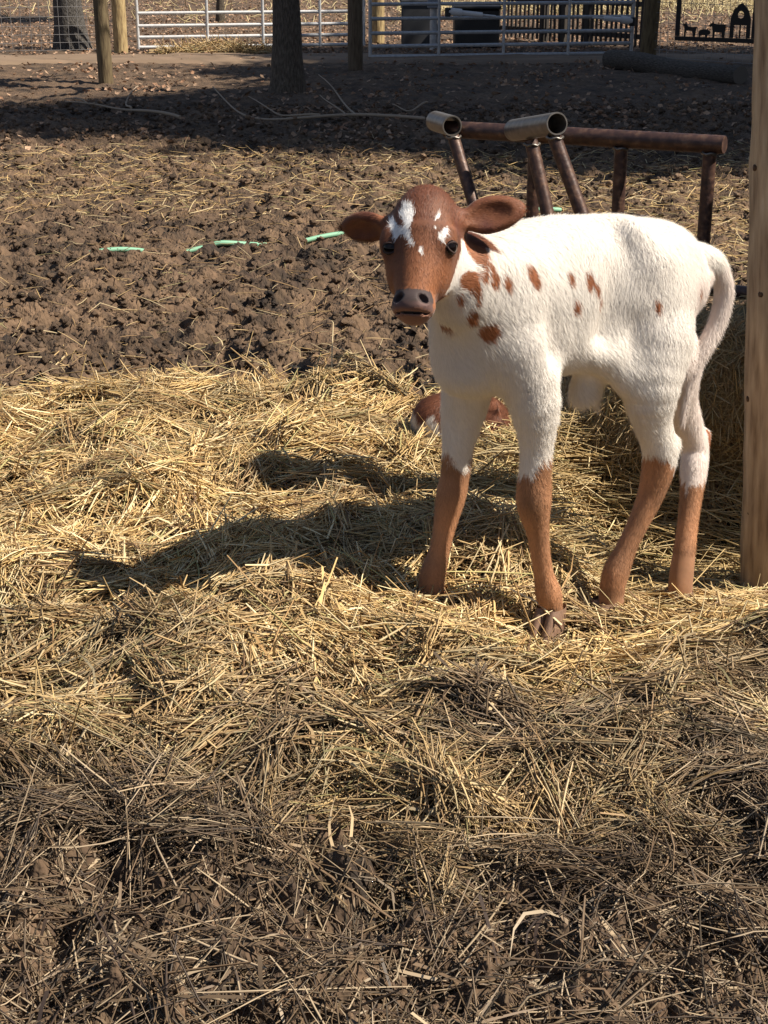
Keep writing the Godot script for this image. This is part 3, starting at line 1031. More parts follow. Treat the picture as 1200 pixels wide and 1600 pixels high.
func post_soup(h: float, r: float, lean: Vector3, lump := 0.05, below := 0.15, sides := 28) -> Soup:
	var so := Soup.new()
	var pts := []
	var rad := []
	var n := 24
	for j in n + 1:
		var t := j / float(n)
		var y := lerpf(-below, h, t)
		pts.append(Vector3(lean.x * y / h, y, lean.z * y / h))
		rad.append(r * (1.04 - 0.08 * t))
	pts.append(Vector3(lean.x, h + r * 0.12, lean.z))
	rad.append(r * 0.8)
	so.tube(pts, rad, sides, true, lump, noise_mid)
	return so

func build_near_post() -> void:
	var m := wood(1.0, 60)
	var at := Vector3(0.868, 0.0, -3.13)
	var t := thing("fence_post", "peeled round wooden fence post beside the calf's tail", "post", Vector3(at.x, -0.16, at.z))
	var so := post_soup(1.42, 0.075, Vector3(-0.085, 0, 0), 0.09, 0.2, 40)
	so.smooth()
	part("shaft", so.done(m), t)
	var knot := mat(lin(0.10, 0.055, 0.03), 0.9)
	for q in [[0.22, 2.75], [0.47, 3.0], [0.70, 2.5], [0.95, 2.9], [0.33, 2.3]]:
		var s3 := Soup.new()
		var dir := Vector3(cos(q[1]), 0, sin(q[1]))
		var c := Vector3(-0.085 * q[0] / 1.42, q[0], 0)
		s3.tube([c + dir * 0.068, c + dir * 0.0755, c + dir * 0.0765], [0.008, 0.0065, 0.003], 10, true)
		part("knot", s3.done(knot), t)

# ---------------------------------------------------------------- far side of the yard
func bark_mat(r: float, g: float, b: float, seed_no: int) -> StandardMaterial3D:
	var m := StandardMaterial3D.new()
	m.albedo_texture = noise_tex(0.02, 5, seed_no, [lin(r * 0.45, g * 0.45, b * 0.45), lin(r, g, b), lin(r * 1.7, g * 1.7, b * 1.7)])
	m.uv1_scale = Vector3(4.0, 1.2, 1.0)
	m.roughness = 0.95
	m.heightmap_enabled = true
	m.heightmap_texture = height_tex(0.03, 5, seed_no + 1)
	m.heightmap_scale = 2.0
	return m

func trunk_soup(h: float, r: float, lean: Vector3, seed_no: int) -> Soup:
	var so := Soup.new()
	var pts := []
	var rad := []
	for j in 31:
		var t := j / 30.0
		var y := -0.15 + (h + 0.15) * t * t * 0.6 + (h + 0.15) * t * 0.4
		pts.append(Vector3(lean.x * t + 0.05 * sin(t * 5.0 + seed_no), y, lean.z * t))
		rad.append(r * (1.0 - 0.72 * t + 0.35 * exp(-maxf(y, 0.0) * 5.0)))
	so.tube(pts, rad, 26, true, 0.10, noise_mid)
	for k in 9:    # limbs
		var t := 0.38 + 0.065 * k
		var y := -0.15 + (h + 0.15) * t * t * 0.6 + (h + 0.15) * t * 0.4
		var an := k * 2.4 + seed_no
		var l := h * 0.34 * (1.1 - t * 0.6)
		var p := Vector3(lean.x * t, y, lean.z * t)
		var lp := []
		var lr := []
		for j in 6:
			var u := j / 5.0
			lp.append(p + Vector3(cos(an) * l * u, l * 0.55 * u * (1.0 + 0.4 * u), sin(an) * l * u) + Vector3(sin(u * 7.0 + k), 0, cos(u * 6.0)) * 0.06)
			lr.append(r * 0.34 * (1.0 - 0.85 * u))
		so.tube(lp, lr, 8, true)
	return so

func crown(t: Node3D, h: float, w: float, low: float, cnt: int, leaf: Material, col: Color, cone := 0.0) -> void:
	var so := Soup.new()   # a spray of small leaves
	for k in 26:
		var p := Vector3(rng.randfn(0, 0.16), rng.randfn(0, 0.12), rng.randfn(0, 0.16))
		var u := Vector3(rng.randfn(), rng.randfn(), rng.randfn()).normalized() * 0.085
		var v := u.cross(Vector3(rng.randfn(), rng.randfn(), rng.randfn())).normalized() * 0.032
		so.quad(p - u, p + v, p + u, p - v)
	var me := so.done(leaf)
	var places := []
	var tints := PackedColorArray()
	for j in cnt:
		var y := rng.randf_range(low, h)
		var f := (y - low) / (h - low)
		var rr := w * (lerpf(1.0, 0.12, f) if cone > 0.0 else sqrt(maxf(1.0 - pow(f * 2.0 - 1.0, 2.0), 0.05)))
		var an := rng.randf() * TAU
		var q := rr * sqrt(rng.randf()) * (1.0 + 0.35 * noise_mid.get_noise_2d(cos(an) * 0.7 + h, f * 2.0 + sin(an) * 0.7))
		var s := rng.randf_range(1.0, 2.1)
		places.append(Transform3D(Basis.from_euler(Vector3(rng.randf() * TAU, rng.randf() * TAU, 0)).scaled(Vector3.ONE * s), Vector3(cos(an) * q, y, sin(an) * q)))
		var k := rng.randf_range(0.7, 1.3)
		tints.append(Color(col.r * k, col.g * k, col.b * k))
	scatter("crown", me, places, tints, t)

func tree(at: Vector3, h: float, r: float, label: String, group: String, bark: Material, leaf: Material, col: Color, w: float, low: float, cnt: int, seed_no: int, cone := 0.0, lean := Vector3.ZERO) -> void:
	var t := thing("tree", label, "tree", Vector3(at.x, ground_y(at.x, at.z), at.z), group)
	part("trunk", trunk_soup(h, r, lean, seed_no).done(bark), t)
	crown(t, h * 1.05, w, low, cnt, leaf, col, cone)

func gate(at: Vector3, to: Vector3, heights: Array, ups: Array, label: String, m: Material, r: float) -> Node3D:
	var t := thing("farm_gate", label, "gate", Vector3(at.x, 0, at.z), "tube gates across the yard")
	var run := to - at
	run.y = 0
	var top: float = heights[heights.size() - 1]
	for h in heights:
		var so := Soup.new()
		so.tube([Vector3(0, h, 0), run + Vector3(0, h, 0)], [r, r], 12, true)
		part("rail", so.done(m), t)
	for u in ups:
		var so := Soup.new()
		var p: Vector3 = run * u
		var off := Vector3(-run.z, 0, run.x).normalized() * (0.012 if u > 0.01 and u < 0.99 else 0.0)
		var ru := r * (1.0 if u < 0.01 or u > 0.99 else 0.85)
		so.tube([p + off + Vector3(0, heights[0] - r, 0), p + off + Vector3(0, top + r, 0)], [ru, ru], 12, true)
		part("upright", so.done(m), t)
	return t

func wire_fence(at: Vector3, to: Vector3, h: float, gap: float, label: String, m: Material) -> void:
	var t := thing("wire_fence", label, "fence", Vector3(at.x, 0, at.z))
	var run := to - at
	run.y = 0
	var so := Soup.new()
	var n := int(run.length() / gap)
	for j in n + 1:
		var p := run * (j / float(n))
		so.tube([p + Vector3(0, 0.02, 0), p + Vector3(0, h, 0)], [0.0028, 0.0028], 4, false)
	var y := 0.03
	var k := 0
	while y < h:
		so.tube([Vector3(0, y, 0), run * 0.5 + Vector3(0, y - 0.006, 0), run + Vector3(0, y, 0)], [0.0028, 0.0028, 0.0028], 4, false)
		y += gap * (0.8 + 0.06 * k)
		k += 1
	var o := part("wire_mesh", so.done(m), t)
	o.set_meta("kind", "stuff")

func round_post(at: Vector3, h: float, r: float, label: String, m: Material, lean := Vector3.ZERO) -> void:
	var t := thing("fence_post", label, "post", Vector3(at.x, ground_y(at.x, at.z), at.z), "")
	var so := post_soup(h, r, lean, 0.06, 0.2, 20)
	so.smooth()
	part("shaft", so.done(m), t)

func stick(called: String, label: String, paths: Array, r: float, m: Material, group: String) -> void:
	var first: Array = paths[0][0]
	var t := thing(called, label, "branch", Vector3(first[0], 0, first[1]), group)
	var k := 0
	for path in paths:
		var ctrl: Array = path
		var pts := []
		var rad := []
		var n := ctrl.size()
		for j in n - 1:
			var steps := 6
			for q in steps:
				var u := (j + q / float(steps)) / float(n - 1)
				var p0: Array = ctrl[maxi(j - 1, 0)]; var p1: Array = ctrl[j]; var p2: Array = ctrl[j + 1]; var p3: Array = ctrl[mini(j + 2, n - 1)]
				var f := q / float(steps)
				var x := cubic_interpolate(p1[0], p2[0], p0[0], p3[0], f)
				var z := cubic_interpolate(p1[1], p2[1], p0[1], p3[1], f)
				pts.append(Vector3(x, 0.025 + r + 0.012 * sin(u * 9.0 + k), z) - t.position)
				rad.append(r * (1.0 if k == 0 else 0.7) * (1.05 - 0.7 * u))
		var so := Soup.new()
		so.tube(pts, rad, 8, true, 0.08, noise_clod)
		part("stem" if k == 0 else "twig", so.done(m), t)
		k += 1

func build_background() -> void:
	var galv := surface([lin(0.42, 0.43, 0.45), lin(0.55, 0.56, 0.58), lin(0.66, 0.67, 0.68)], 0.02, Vector3(2, 2, 2), 0.5, 0.0, 51, 0.25)
	var galv_dull := surface([lin(0.30, 0.31, 0.34), lin(0.42, 0.44, 0.47), lin(0.52, 0.54, 0.57)], 0.02, Vector3(2, 2, 2), 0.48, 0.0, 52, 0.35)
	var gl := gate(Vector3(-3.06, 0, -19.98), Vector3(-0.26, 0, -20.7), [0.045, 0.165, 0.30, 0.45, 0.63, 0.84, 1.06, 1.27], [0.0, 0.30, 0.545, 0.80, 1.0], "pale galvanised tube gate between the trees, closed", galv, 0.021)
	var gr := gate(Vector3(-0.16, 0, -18.62), Vector3(2.98, 0, -19.3), [0.02, 0.135, 0.28, 0.44, 0.60, 0.80, 1.02, 1.25], [0.0, 0.255, 0.50, 0.75, 1.0], "grey tube gate fitted with two white opener arms", galv_dull, 0.021)
	# opener arms
	var white := mat(lin(0.62, 0.63, 0.66), 0.35)
	var black := mat(lin(0.012, 0.012, 0.014), 0.5)
	for q in [[Vector3(0.74, 0.52, -18.72), Vector3(1.30, 0.46, -18.78)], [Vector3(2.94, 0.40, -19.1), Vector3(2.46, 0.44, -18.98)]]:
		var p0: Vector3 = q[0]; var p1: Vector3 = q[1]
		var dv := (p1 - p0)
		var t := thing("gate_opener", "white gate opener arm on the grey gate above the black box" if p0.x < 2.0 else "white gate opener arm at the post end of the grey gate", "gate opener", p0, "gate opener arms")
		var so := Soup.new()
		so.tube([Vector3.ZERO, dv * 0.02, dv * 0.28, dv * 0.3], [0.035, 0.045, 0.045, 0.03], 14)
		part("motor", so.done(white), t)
		so = Soup.new()
		so.tube([dv * 0.29, dv * 0.72], [0.03, 0.03], 14)
		part("sleeve", so.done(white), t)
		so = Soup.new()
		so.tube([dv * 0.71, dv], [0.014, 0.014], 10)
		part("rod", so.done(galv), t)
		so = Soup.new()
		so.box(Vector3(0, -0.01, 0), Vector3(0.07, 0.10, 0.08), Basis.IDENTITY, 0.008)
		part("bracket", so.done(black), t)
	# wooden posts
	var mossy := wood(0.34, 81, 1.25)
	var pale := wood(0.95, 84, 1.3)
	var grey := wood(0.30, 87)
	round_post(Vector3(-2.64, 0, -15.1), 1.7, 0.068, "greenish round post standing alone in front of the pale gate", mossy, Vector3(-0.02, 0, 0))
	round_post(Vector3(-3.27, 0, -19.9), 1.6, 0.085, "pale wooden post hanging the pale gate", pale)
	round_post(Vector3(-0.30, 0, -16.75), 1.7, 0.078, "dark round post in front of the gap between both gates", grey)
	round_post(Vector3(-0.08, 0, -22.0), 1.6, 0.085, "sunlit yellowish post behind the grey gate", pale)
	round_post(Vector3(3.06, 0, -18.56), 1.7, 0.095, "dark mossy post between the grey gate and the wire fence", mossy, Vector3(0.05, 0, 0))
	# wire fences
	var wire := mat(lin(0.30, 0.30, 0.31), 0.5, 0.6)
	wire_fence(Vector3(3.1, 0, -18.5), Vector3(4.4, 0, -16.9), 1.15, 0.105, "square wire mesh fence behind the fallen log", wire)
	wire_fence(Vector3(-6.2, 0, -19.2), Vector3(-3.33, 0, -19.93), 1.2, 0.11, "square wire mesh fence beside the big tree trunk", wire)
	build_farm_sign()
	# trees in view
	var bark_a := bark_mat(0.13, 0.105, 0.08, 91)
	var bark_b := bark_mat(0.085, 0.078, 0.072, 94)
	var leaf := tinted(0.8)
	leaf.backlight = Color(0.1, 0.1, 0.08)
	tree(Vector3(-0.90, 0, -14.08), 9.5, 0.135, "straight brown trunk in front of the pale gate", "", bark_a, leaf, Color(0.16, 0.11, 0.06), 2.4, 4.2, 300, 1)
	tree(Vector3(-3.97, 0, -20.4), 11.0, 0.19, "stout grey trunk beside the wire mesh fence", "", bark_b, leaf, Color(0.16, 0.11, 0.06), 2.8, 5.0, 300, 3)
	tree(Vector3(-2.80, 0, -28.0), 8.0, 0.07, "slender dark trunk far behind the pale gate", "", bark_a, leaf, Color(0.16, 0.11, 0.06), 1.6, 4.0, 120, 5)
	# evergreens along the right side of the yard, out of the picture, that shade the far mud
	var dark := Color(0.035, 0.060, 0.025)
	for q in [[7.0, -9.4, 8.0, 1.7, 2.8], [10.6, -8.7, 15.0, 2.1, 3.5], [14.2, -8.9, 17.5, 2.5, 7.0], [7.3, -11.8, 9.0, 2.0, 2.6], [7.6, -14.6, 9.5, 2.1, 2.4], [8.2, -17.2, 10.0, 2.0, 2.6], [11.4, -10.9, 13.0, 2.4, 3.0], [11.9, -13.6, 13.5, 2.5, 3.0], [12.4, -16.4, 14.0, 2.4, 3.0]]:
		tree(Vector3(q[0], 0, q[1]), q[2], 0.16, "dark evergreen at the side of the yard", "evergreens beside the yard", bark_a, leaf, dark, q[3], q[4], 560, int(q[0] * 3.0))
	# fallen log
	var lg := thing("fallen_log", "weathered grey log lying below the wire fence", "log", Vector3(2.45, 0.0, -17.3))
	var ls := Soup.new()
	var lp := []
	var lr := []
	for j in 15:
		var u := j / 14.0
		lp.append(Vector3(0.92 * u, 0.075 - 0.01 * u + 0.012 * sin(u * 8.0), 2.25 * u))
		lr.append(0.105 - 0.02 * u)
	ls.tube(lp, lr, 16, true, 0.16, noise_clod)
	ls.smooth()
	part("stem", ls.done(bark_mat(0.11, 0.098, 0.085, 97)), lg)
	# fallen branches
	var bare := mat(lin(0.33, 0.255, 0.185), 0.9)
	stick("fallen_branch", "long curved bare branch on dark mud before the straight trunk", [[[0.30, -11.5], [-0.19, -11.66], [-0.61, -11.53], [-0.85, -11.55], [-1.03, -11.75], [-1.2, -12.37], [-1.57, -14.41]], [[-0.47, -11.66], [-0.72, -11.8], [-0.88, -12.13], [-1.17, -13.46]], [[-0.21, -11.66], [-0.41, -13.64], [-0.68, -16.06]], [[-0.2, -11.67], [-0.31, -11.89], [-0.58, -13.77]]], 0.013, bare, "fallen branches")
	stick("fallen_branch", "thin forked dead branch on dark mud before the greenish post", [[[-1.5, -11.6], [-1.86, -12.08], [-2.22, -12.5], [-2.6, -12.73]], [[-1.95, -12.2], [-2.1, -12.9], [-2.23, -14.5]], [[-2.3, -12.55], [-2.45, -12.9], [-2.69, -13.17]]], 0.013, bare, "fallen branches")
	stick("fallen_branch", "short pale stick on dark mud behind the feeder", [[[0.35, -12.8], [0.2, -12.2], [0.05, -12.6]]], 0.009, bare, "fallen branches")
	# bins, pole and picket fence behind the grey gate
	var bin_m := mat(lin(0.035, 0.038, 0.045), 0.6)
	var b1 := thing("storage_bin", "dark grey storage bin behind the grey gate", "bin", Vector3(0.47, 0, -21.3))
	var s1 := Soup.new()
	s1.box(Vector3(0, 0.26, 0), Vector3(0.48, 0.54, 0.5), Basis.IDENTITY, 0.02)
	part("body", s1.done(bin_m), b1)
	s1 = Soup.new()
	s1.box(Vector3(0, 0.56, 0), Vector3(0.52, 0.05, 0.54), Basis.IDENTITY, 0.015)
	part("lid", s1.done(bin_m), b1)
	var b2 := thing("storage_bin", "wide black box behind the opener arm of the grey gate", "bin", Vector3(1.2, 0, -21.0))
	s1 = Soup.new()
	s1.box(Vector3(0, 0.23, 0), Vector3(0.58, 0.48, 0.55), Basis.IDENTITY, 0.02)
	part("body", s1.done(black), b2)
	s1 = Soup.new()
	s1.box(Vector3(0, 0.49, 0), Vector3(0.62, 0.04, 0.59), Basis.IDENTITY, 0.012)
	part("lid", s1.done(black), b2)
	var pl := thing("service_pole", "grey metal pole with a small box beside the storage bin", "pole", Vector3(0.62, 0, -20.2))
	s1 = Soup.new()
	s1.tube([Vector3(0, -0.1, 0), Vector3(0, 1.5, 0)], [0.045, 0.045], 14)
	part("pole", s1.done(galv_dull), pl)
	s1 = Soup.new()
	s1.box(Vector3(0, 0.62, 0.05), Vector3(0.16, 0.24, 0.10), Basis.IDENTITY, 0.012)
	part("box", s1.done(mat(lin(0.22, 0.24, 0.28), 0.5)), pl)
	var pm := mat(lin(0.040, 0.033, 0.028), 0.85)
	var pf := thing("picket_fence", "dark picket fence running behind the grey gate", "fence", Vector3(1.6, 0, -22.7))
	var run := Vector3(1.75, 0, 2.75)
	var turn := Basis(Vector3.UP, atan2(-run.z, run.x))
	s1 = Soup.new()
	s1.box(Vector3(0, 0.60, 0), Vector3(0.038, 1.2, 0.02), turn, 0.003)
	var picket := s1.done(pm)
	for j in 34:
		var p := run * ((j + 0.5) / 34.0)
		part("picket", picket, pf, Transform3D(Basis(Vector3.FORWARD, rng.randfn(0, 0.012)), p + Vector3(0, 0.02 + rng.randf() * 0.03, 0)))
	for y in [0.16, 0.55, 1.0]:
		s1 = Soup.new()
		s1.box(run * 0.5 + Vector3(0, y, -0.03), Vector3(run.length(), 0.06, 0.03), turn, 0.004)
		part("rail", s1.done(pm), pf)
	for u in [0.33, 0.46, 0.62, 0.98]:
		s1 = Soup.new()
		s1.box(run * u + Vector3(0, 0.68, -0.09), Vector3(0.10, 1.4, 0.10), turn, 0.008)
		part("post", s1.done(pm), pf)
	# half buried hose
	var hose := [[-1.9, -6.24], [-1.59, -6.32], [-1.34, -6.37], [-1.13, -6.45], [-0.95, -6.51], [-0.77, -6.59], [-0.66, -6.62], [-0.45, -6.71], [-0.28, -6.79], [0.0, -6.95], [0.36, -7.16], [0.61, -7.32], [0.86, -7.45]]
	var hp := []
	var hr := []
	for j in hose.size() - 1:
		for q in 14:
			var f := q / 14.0
			var p0: Array = hose[maxi(j - 1, 0)]; var p1: Array = hose[j]; var p2: Array = hose[j + 1]; var p3: Array = hose[mini(j + 2, hose.size() - 1)]
			var x := cubic_interpolate(p1[0], p2[0], p0[0], p3[0], f)
			var z := cubic_interpolate(p1[1], p2[1], p0[1], p3[1], f)
			var s := j + f
			hp.append(Vector3(x, -0.003 + 0.014 * sin(s * 2.3 + 1.0) + (0.024 if j > 9 else 0.0) , z))
			hr.append(0.011)
	var hs := Soup.new()
	hs.tube(hp, hr, 10, true)
	var hn := thing("garden_hose", "pale green hose half buried in the mud", "hose")
	part("hose", hs.done(mat(lin(0.20, 0.42, 0.28), 0.6)), hn)
	build_litter()
	print("background ", Time.get_ticks_msec())

func build_litter() -> void:
	# dead leaves, thick beyond the gates and thin on the dark mud
	var m := tinted(0.85)
	m.backlight = Color(0.15, 0.11, 0.07)
	var so := Soup.new()
	var a := Vector3(-0.5, 0.05, 0); var b := Vector3(-0.1, -0.02, 0.34); var c := Vector3(0.5, 0.10, 0); var d := Vector3(-0.1, 0.10, -0.32); var e := Vector3(0.0, -0.04, 0.0)
	for t in [[a, b, e], [b, c, e], [c, d, e], [d, a, e]]: so.tri(t[0], t[2], t[1])
	var me := so.done(m)
	var places := []
	var tints := PackedColorArray()
	for j in 44000:
		var dd := 9.8 * pow(42.0 / 9.8, rng.randf())
		var x := rng.randf_range(-0.33, 0.33) * dd
		var near := dd < 19.3
		if near and rng.randf() > (0.12 + 0.5 * smoothstep(0.05, 0.4, noise_mid.get_noise_2d(x * 0.35, dd * 0.35))): continue
		var s := rng.randf_range(0.028, 0.065)
		var bas := Basis.from_euler(Vector3(rng.randfn(0, 0.45), rng.randf() * TAU, rng.randfn(0, 0.45))).scaled(Vector3.ONE * s)
		places.append(Transform3D(bas, Vector3(x, ground_y(x, -dd) + s * 0.22, -dd)))
		var k := rng.randf_range(0.6, 1.3)
		var col := Color(0.34, 0.225, 0.150) if rng.randf() < 0.6 else Color(0.24, 0.135, 0.08)
		tints.append(Color(col.r * k, col.g * k, col.b * k))
	var o := scatter("leaf_litter", me, places, tints, self)
	tag(o, "brown dead leaves lying beyond the gates", "leaves")
	var dg := Soup.new()
	for j in 15000:
		var dd := rng.randf_range(26.0, 46.0)
		var x := rng.randf_range(-0.34, 0.34) * dd
		if dd < 31.0 + 3.0 * noise_mid.get_noise_2d(x * 0.3, dd * 0.3) + (10.0 if x < 0.3 else 0.0) and rng.randf() > 0.06: continue
		var l := rng.randf_range(0.12, 0.34)
		strand(dg, Vector3(x, ground_y(x, -dd) + l * 0.3, -dd), Vector3(rng.randfn(0.0, 0.9), absf(rng.randfn(0.6, 0.4)), rng.randfn(0.0, 0.9)), l, 0.022, Color(0.50, 0.41, 0.22) * rng.randf_range(0.7, 1.25))
	lay(dg, "dry_grass", "pale dry grass beyond the fences", "grass", self)
	var st := Soup.new()
	for j in 900:
		var r := sqrt(rng.randf())
		var an := rng.randf() * TAU
		var x := -2.05 + cos(an) * r * 0.75
		var z := -19.55 + sin(an) * r * 0.28
		var dir := Vector3(rng.randfn(), absf(rng.randfn(0.0, 0.35)), rng.randfn())
		strand(st, Vector3(x, ground_y(x, z) + 0.02 + 0.16 * (1.0 - r) * rng.randf(), z), dir, rng.randf_range(0.15, 0.4), 0.012, straw_color(0.6, x, z))
	lay(st, "dry_grass_heap", "heap of dry grass against the foot of the pale gate", "grass", self)

func build_farm_sign() -> void:
	var iron := mat(lin(0.014, 0.011, 0.010), 0.7)
	var p0 := Vector3(3.215, 0.30, -17.62)
	var p1 := Vector3(3.93, 0.30, -17.05)
	var run := p1 - p0
	var w := run.length()
	var x := run.normalized()
	var bas := Basis(x, Vector3.UP, x.cross(Vector3.UP))
	var t := thing("farm_sign", "black metal frame with farm animal and barn silhouettes on the wire fence", "sign", p0)
	t.basis = bas
	var h := 0.40
	var th := 0.016
	var I := Transform3D.IDENTITY
	var rect := func(x0: float, y0: float, x1: float, y1: float) -> PackedVector2Array:
		return PackedVector2Array([Vector2(x0, y0), Vector2(x1, y0), Vector2(x1, y1), Vector2(x0, y1)])
	for q in [["bottom_bar", rect.call(-0.02, -0.045, w + 0.02, 0.0)], ["top_bar", rect.call(-0.25, h, w + 0.35, h + 0.045)], ["side_bar", rect.call(-0.02, 0.002, 0.025, h - 0.002)], ["side_bar", rect.call(w - 0.03, 0.002, w + 0.015, h - 0.002)]]:
		var so := Soup.new()
		so.plate(q[1], th * 1.5, I)
		part(q[0], so.done(iron), t)
	var beasts := {
		"goat": [0.085, 0.155, [[0, 0], [0.09, 0], [0.10, 0.30], [0.16, 0.45], [0.62, 0.45], [0.72, 0], [0.84, 0], [0.86, 0.30], [0.90, 0.62], [0.98, 0.72], [0.90, 0.80], [0.60, 0.76], [0.28, 0.78], [0.14, 1.0], [0.10, 1.18], [0.05, 1.0], [-0.10, 0.98], [-0.13, 0.88], [0.0, 0.80], [0.02, 0.45]]],
		"pig": [0.265, 0.095, [[0, 0], [0.12, 0], [0.18, 0.25], [0.80, 0.25], [0.88, 0], [1.02, 0], [1.06, 0.3], [1.28, 0.35], [1.42, 0.55], [1.30, 0.85], [1.0, 1.0], [0.5, 1.02], [0.1, 0.88], [-0.08, 0.6]]],
		"cow": [0.43, 0.165, [[0, 0], [0.10, 0], [0.13, 0.40], [0.62, 0.36], [0.70, 0], [0.82, 0], [0.84, 0.40], [0.88, 0.90], [0.86, 0.98], [0.2, 0.98], [0.02, 1.04], [-0.04, 1.16], [-0.10, 1.06], [-0.20, 1.02], [-0.30, 0.86], [-0.24, 0.78], [-0.08, 0.80], [-0.02, 0.50]]]}
	for nm in beasts:
		var q: Array = beasts[nm]
		var poly := PackedVector2Array()
		for v in q[2]: poly.append(Vector2(q[0] + v[0] * q[1], 0.001 + v[1] * q[1] * 0.85))
		var so := Soup.new()
		so.plate(poly, th, I)
		part(nm + "_cutout", so.done(iron), t)
	var bx := 0.745
	for s in [-1.0, 1.0]:
		var poly := PackedVector2Array()
		for v in [[0.0, 0.355], [0.02, 0.35], [0.085, 0.285], [0.115, 0.20], [0.118, 0.002], [0.075, 0.002], [0.075, 0.135], [0.0, 0.135], [0.0, 0.20], [0.03, 0.215], [0.04, 0.245], [0.025, 0.275], [0.0, 0.28]]:
			poly.append(Vector2(bx + s * v[0], v[1]))
		var so := Soup.new()
		so.plate(poly, th, I)
		part("barn_cutout", so.done(iron), t)
	var so2 := Soup.new()
	so2.plate(rect.call(bx - 0.007, 0.002, bx + 0.007, 0.134), th * 0.8, I)
	part("barn_cutout", so2.done(iron), t)

# ---------------------------------------------------------------- the calf
func inside(poly: Array, x: float, y: float) -> bool:
	var hit := false
	var n := poly.size() / 2
	var j := n - 1
	for i in n:
		var xi: float = poly[i * 2]; var yi: float = poly[i * 2 + 1]; var xj: float = poly[j * 2]; var yj: float = poly[j * 2 + 1]
		if (yi > y) != (yj > y) and x < (xj - xi) * (y - yi) / (yj - yi) + xi: hit = not hit
		j = i
	return hit

const WHITE := Color(0.80, 0.755, 0.70)
const BROWN := Color(0.255, 0.088, 0.034)
const TAN := Color(0.40, 0.195, 0.098)

func coat(p: Vector3) -> Color:
	var w := p - HEAD_ORIGIN
	var r := w.dot(HEAD_RIGHT); var n := w.dot(HEAD_DOWN); var o := w.dot(HEAD_OUT)
	var j := noise_clod.get_noise_3d(p.x * 3.0, p.y * 1.2, p.z * 3.0)
	var jf := noise_fine.get_noise_3d(p.x * 2.2, p.y * 0.8, p.z * 2.2)
	var ear := absf(r) > 0.058 and n < -0.045 and o > -0.15
	if (ear or o > (-0.118 if r < 0.045 else -0.082) + 0.012 * j) and n > -0.18 and n < 0.16 and absf(r) < 0.19:
		if n > 0.064 and o > -0.045 and n < 0.0955 and absf(r - 0.004) < 0.034 - 0.35 * maxf(0.078 - n, 0.0):
			return Color(0.042, 0.027, 0.026).lerp(Color(0.13, 0.072, 0.064), smoothstep(0.082, 0.093, n + 0.01 * j))
		if ear:
			return Color(0.10, 0.026, 0.013).lerp(BROWN * 0.8, clampf(0.45 + 1.2 * j, 0.0, 1.0))
		if o > -0.10:
			for m in FACE_MARKS:
				if inside(m, r + 0.0012 * jf, n + 0.0015 * j): return Color(0.84, 0.82, 0.80)
		if n > 0.09: return Color(0.22, 0.10, 0.06)
		return Color(0.118, 0.037, 0.016).lerp(Color(0.275, 0.102, 0.040), clampf(0.55 + n * 7.0 + j * 0.5, 0.0, 1.0))
	for s in COAT_SPOTS:
		var d := p - Vector3(s[0], s[1], s[2])
		if d.length_squared() > 0.004: continue
		var ax := Vector3(s[3], s[4], s[5])
		var al := d.dot(ax)
		var ac := (d - ax * al).length()
		if pow(al / s[6], 2.0) + pow(ac / s[7], 2.0) < 1.0 + 0.5 * j + 0.25 * jf: return BROWN * 1.12
	if p.y < 0.37:
		var edge := 0.0
		if p.z > 0.07: edge = 0.318 + (p.x + 0.105) * 0.75
		elif p.x < -0.12: edge = 0.300 + (p.x + 0.24) * 0.25
		elif p.z > -0.12: edge = 0.300 - absf(p.x - 0.14) * 0.9
		else: edge = 0.152
		if p.x > 0.18 and p.z > -0.2 and p.y > 0.25: edge = 0.0
		if p.y < edge + 0.034 * j + 0.02 * jf: return (TAN if p.y > 0.03 else TAN * 0.8) * (1.0 + 0.55 * noise_mid.get_noise_3d(p.x * 3.0, p.y * 3.0, p.z * 3.0) + 0.25 * j)
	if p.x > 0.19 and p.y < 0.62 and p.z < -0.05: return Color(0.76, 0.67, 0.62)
	return WHITE

func hair_flow(p: Vector3) -> Vector3:
	var w := p - HEAD_ORIGIN
	if w.dot(HEAD_OUT) > -0.12 and absf(w.dot(HEAD_RIGHT)) < 0.19 and w.length() < 0.24:
		if absf(w.dot(HEAD_RIGHT)) > 0.066: return HEAD_RIGHT * signf(w.dot(HEAD_RIGHT)) + Vector3(0, -0.15, 0)
		return (HEAD_RIGHT * w.dot(HEAD_RIGHT) * 9.0 + HEAD_DOWN * (0.4 if w.dot(HEAD_DOWN) > -0.05 else -0.8))
	var j := noise_mid.get_noise_3d(p.x * 2.0, p.y * 2.0, p.z * 2.0)
	var k := noise_mid.get_noise_3d(p.x * 2.0 + 20.0, p.y * 2.0, p.z * 2.0)
	return Vector3(0.35 + 0.7 * j, -0.9, -0.2 + 0.5 * k)

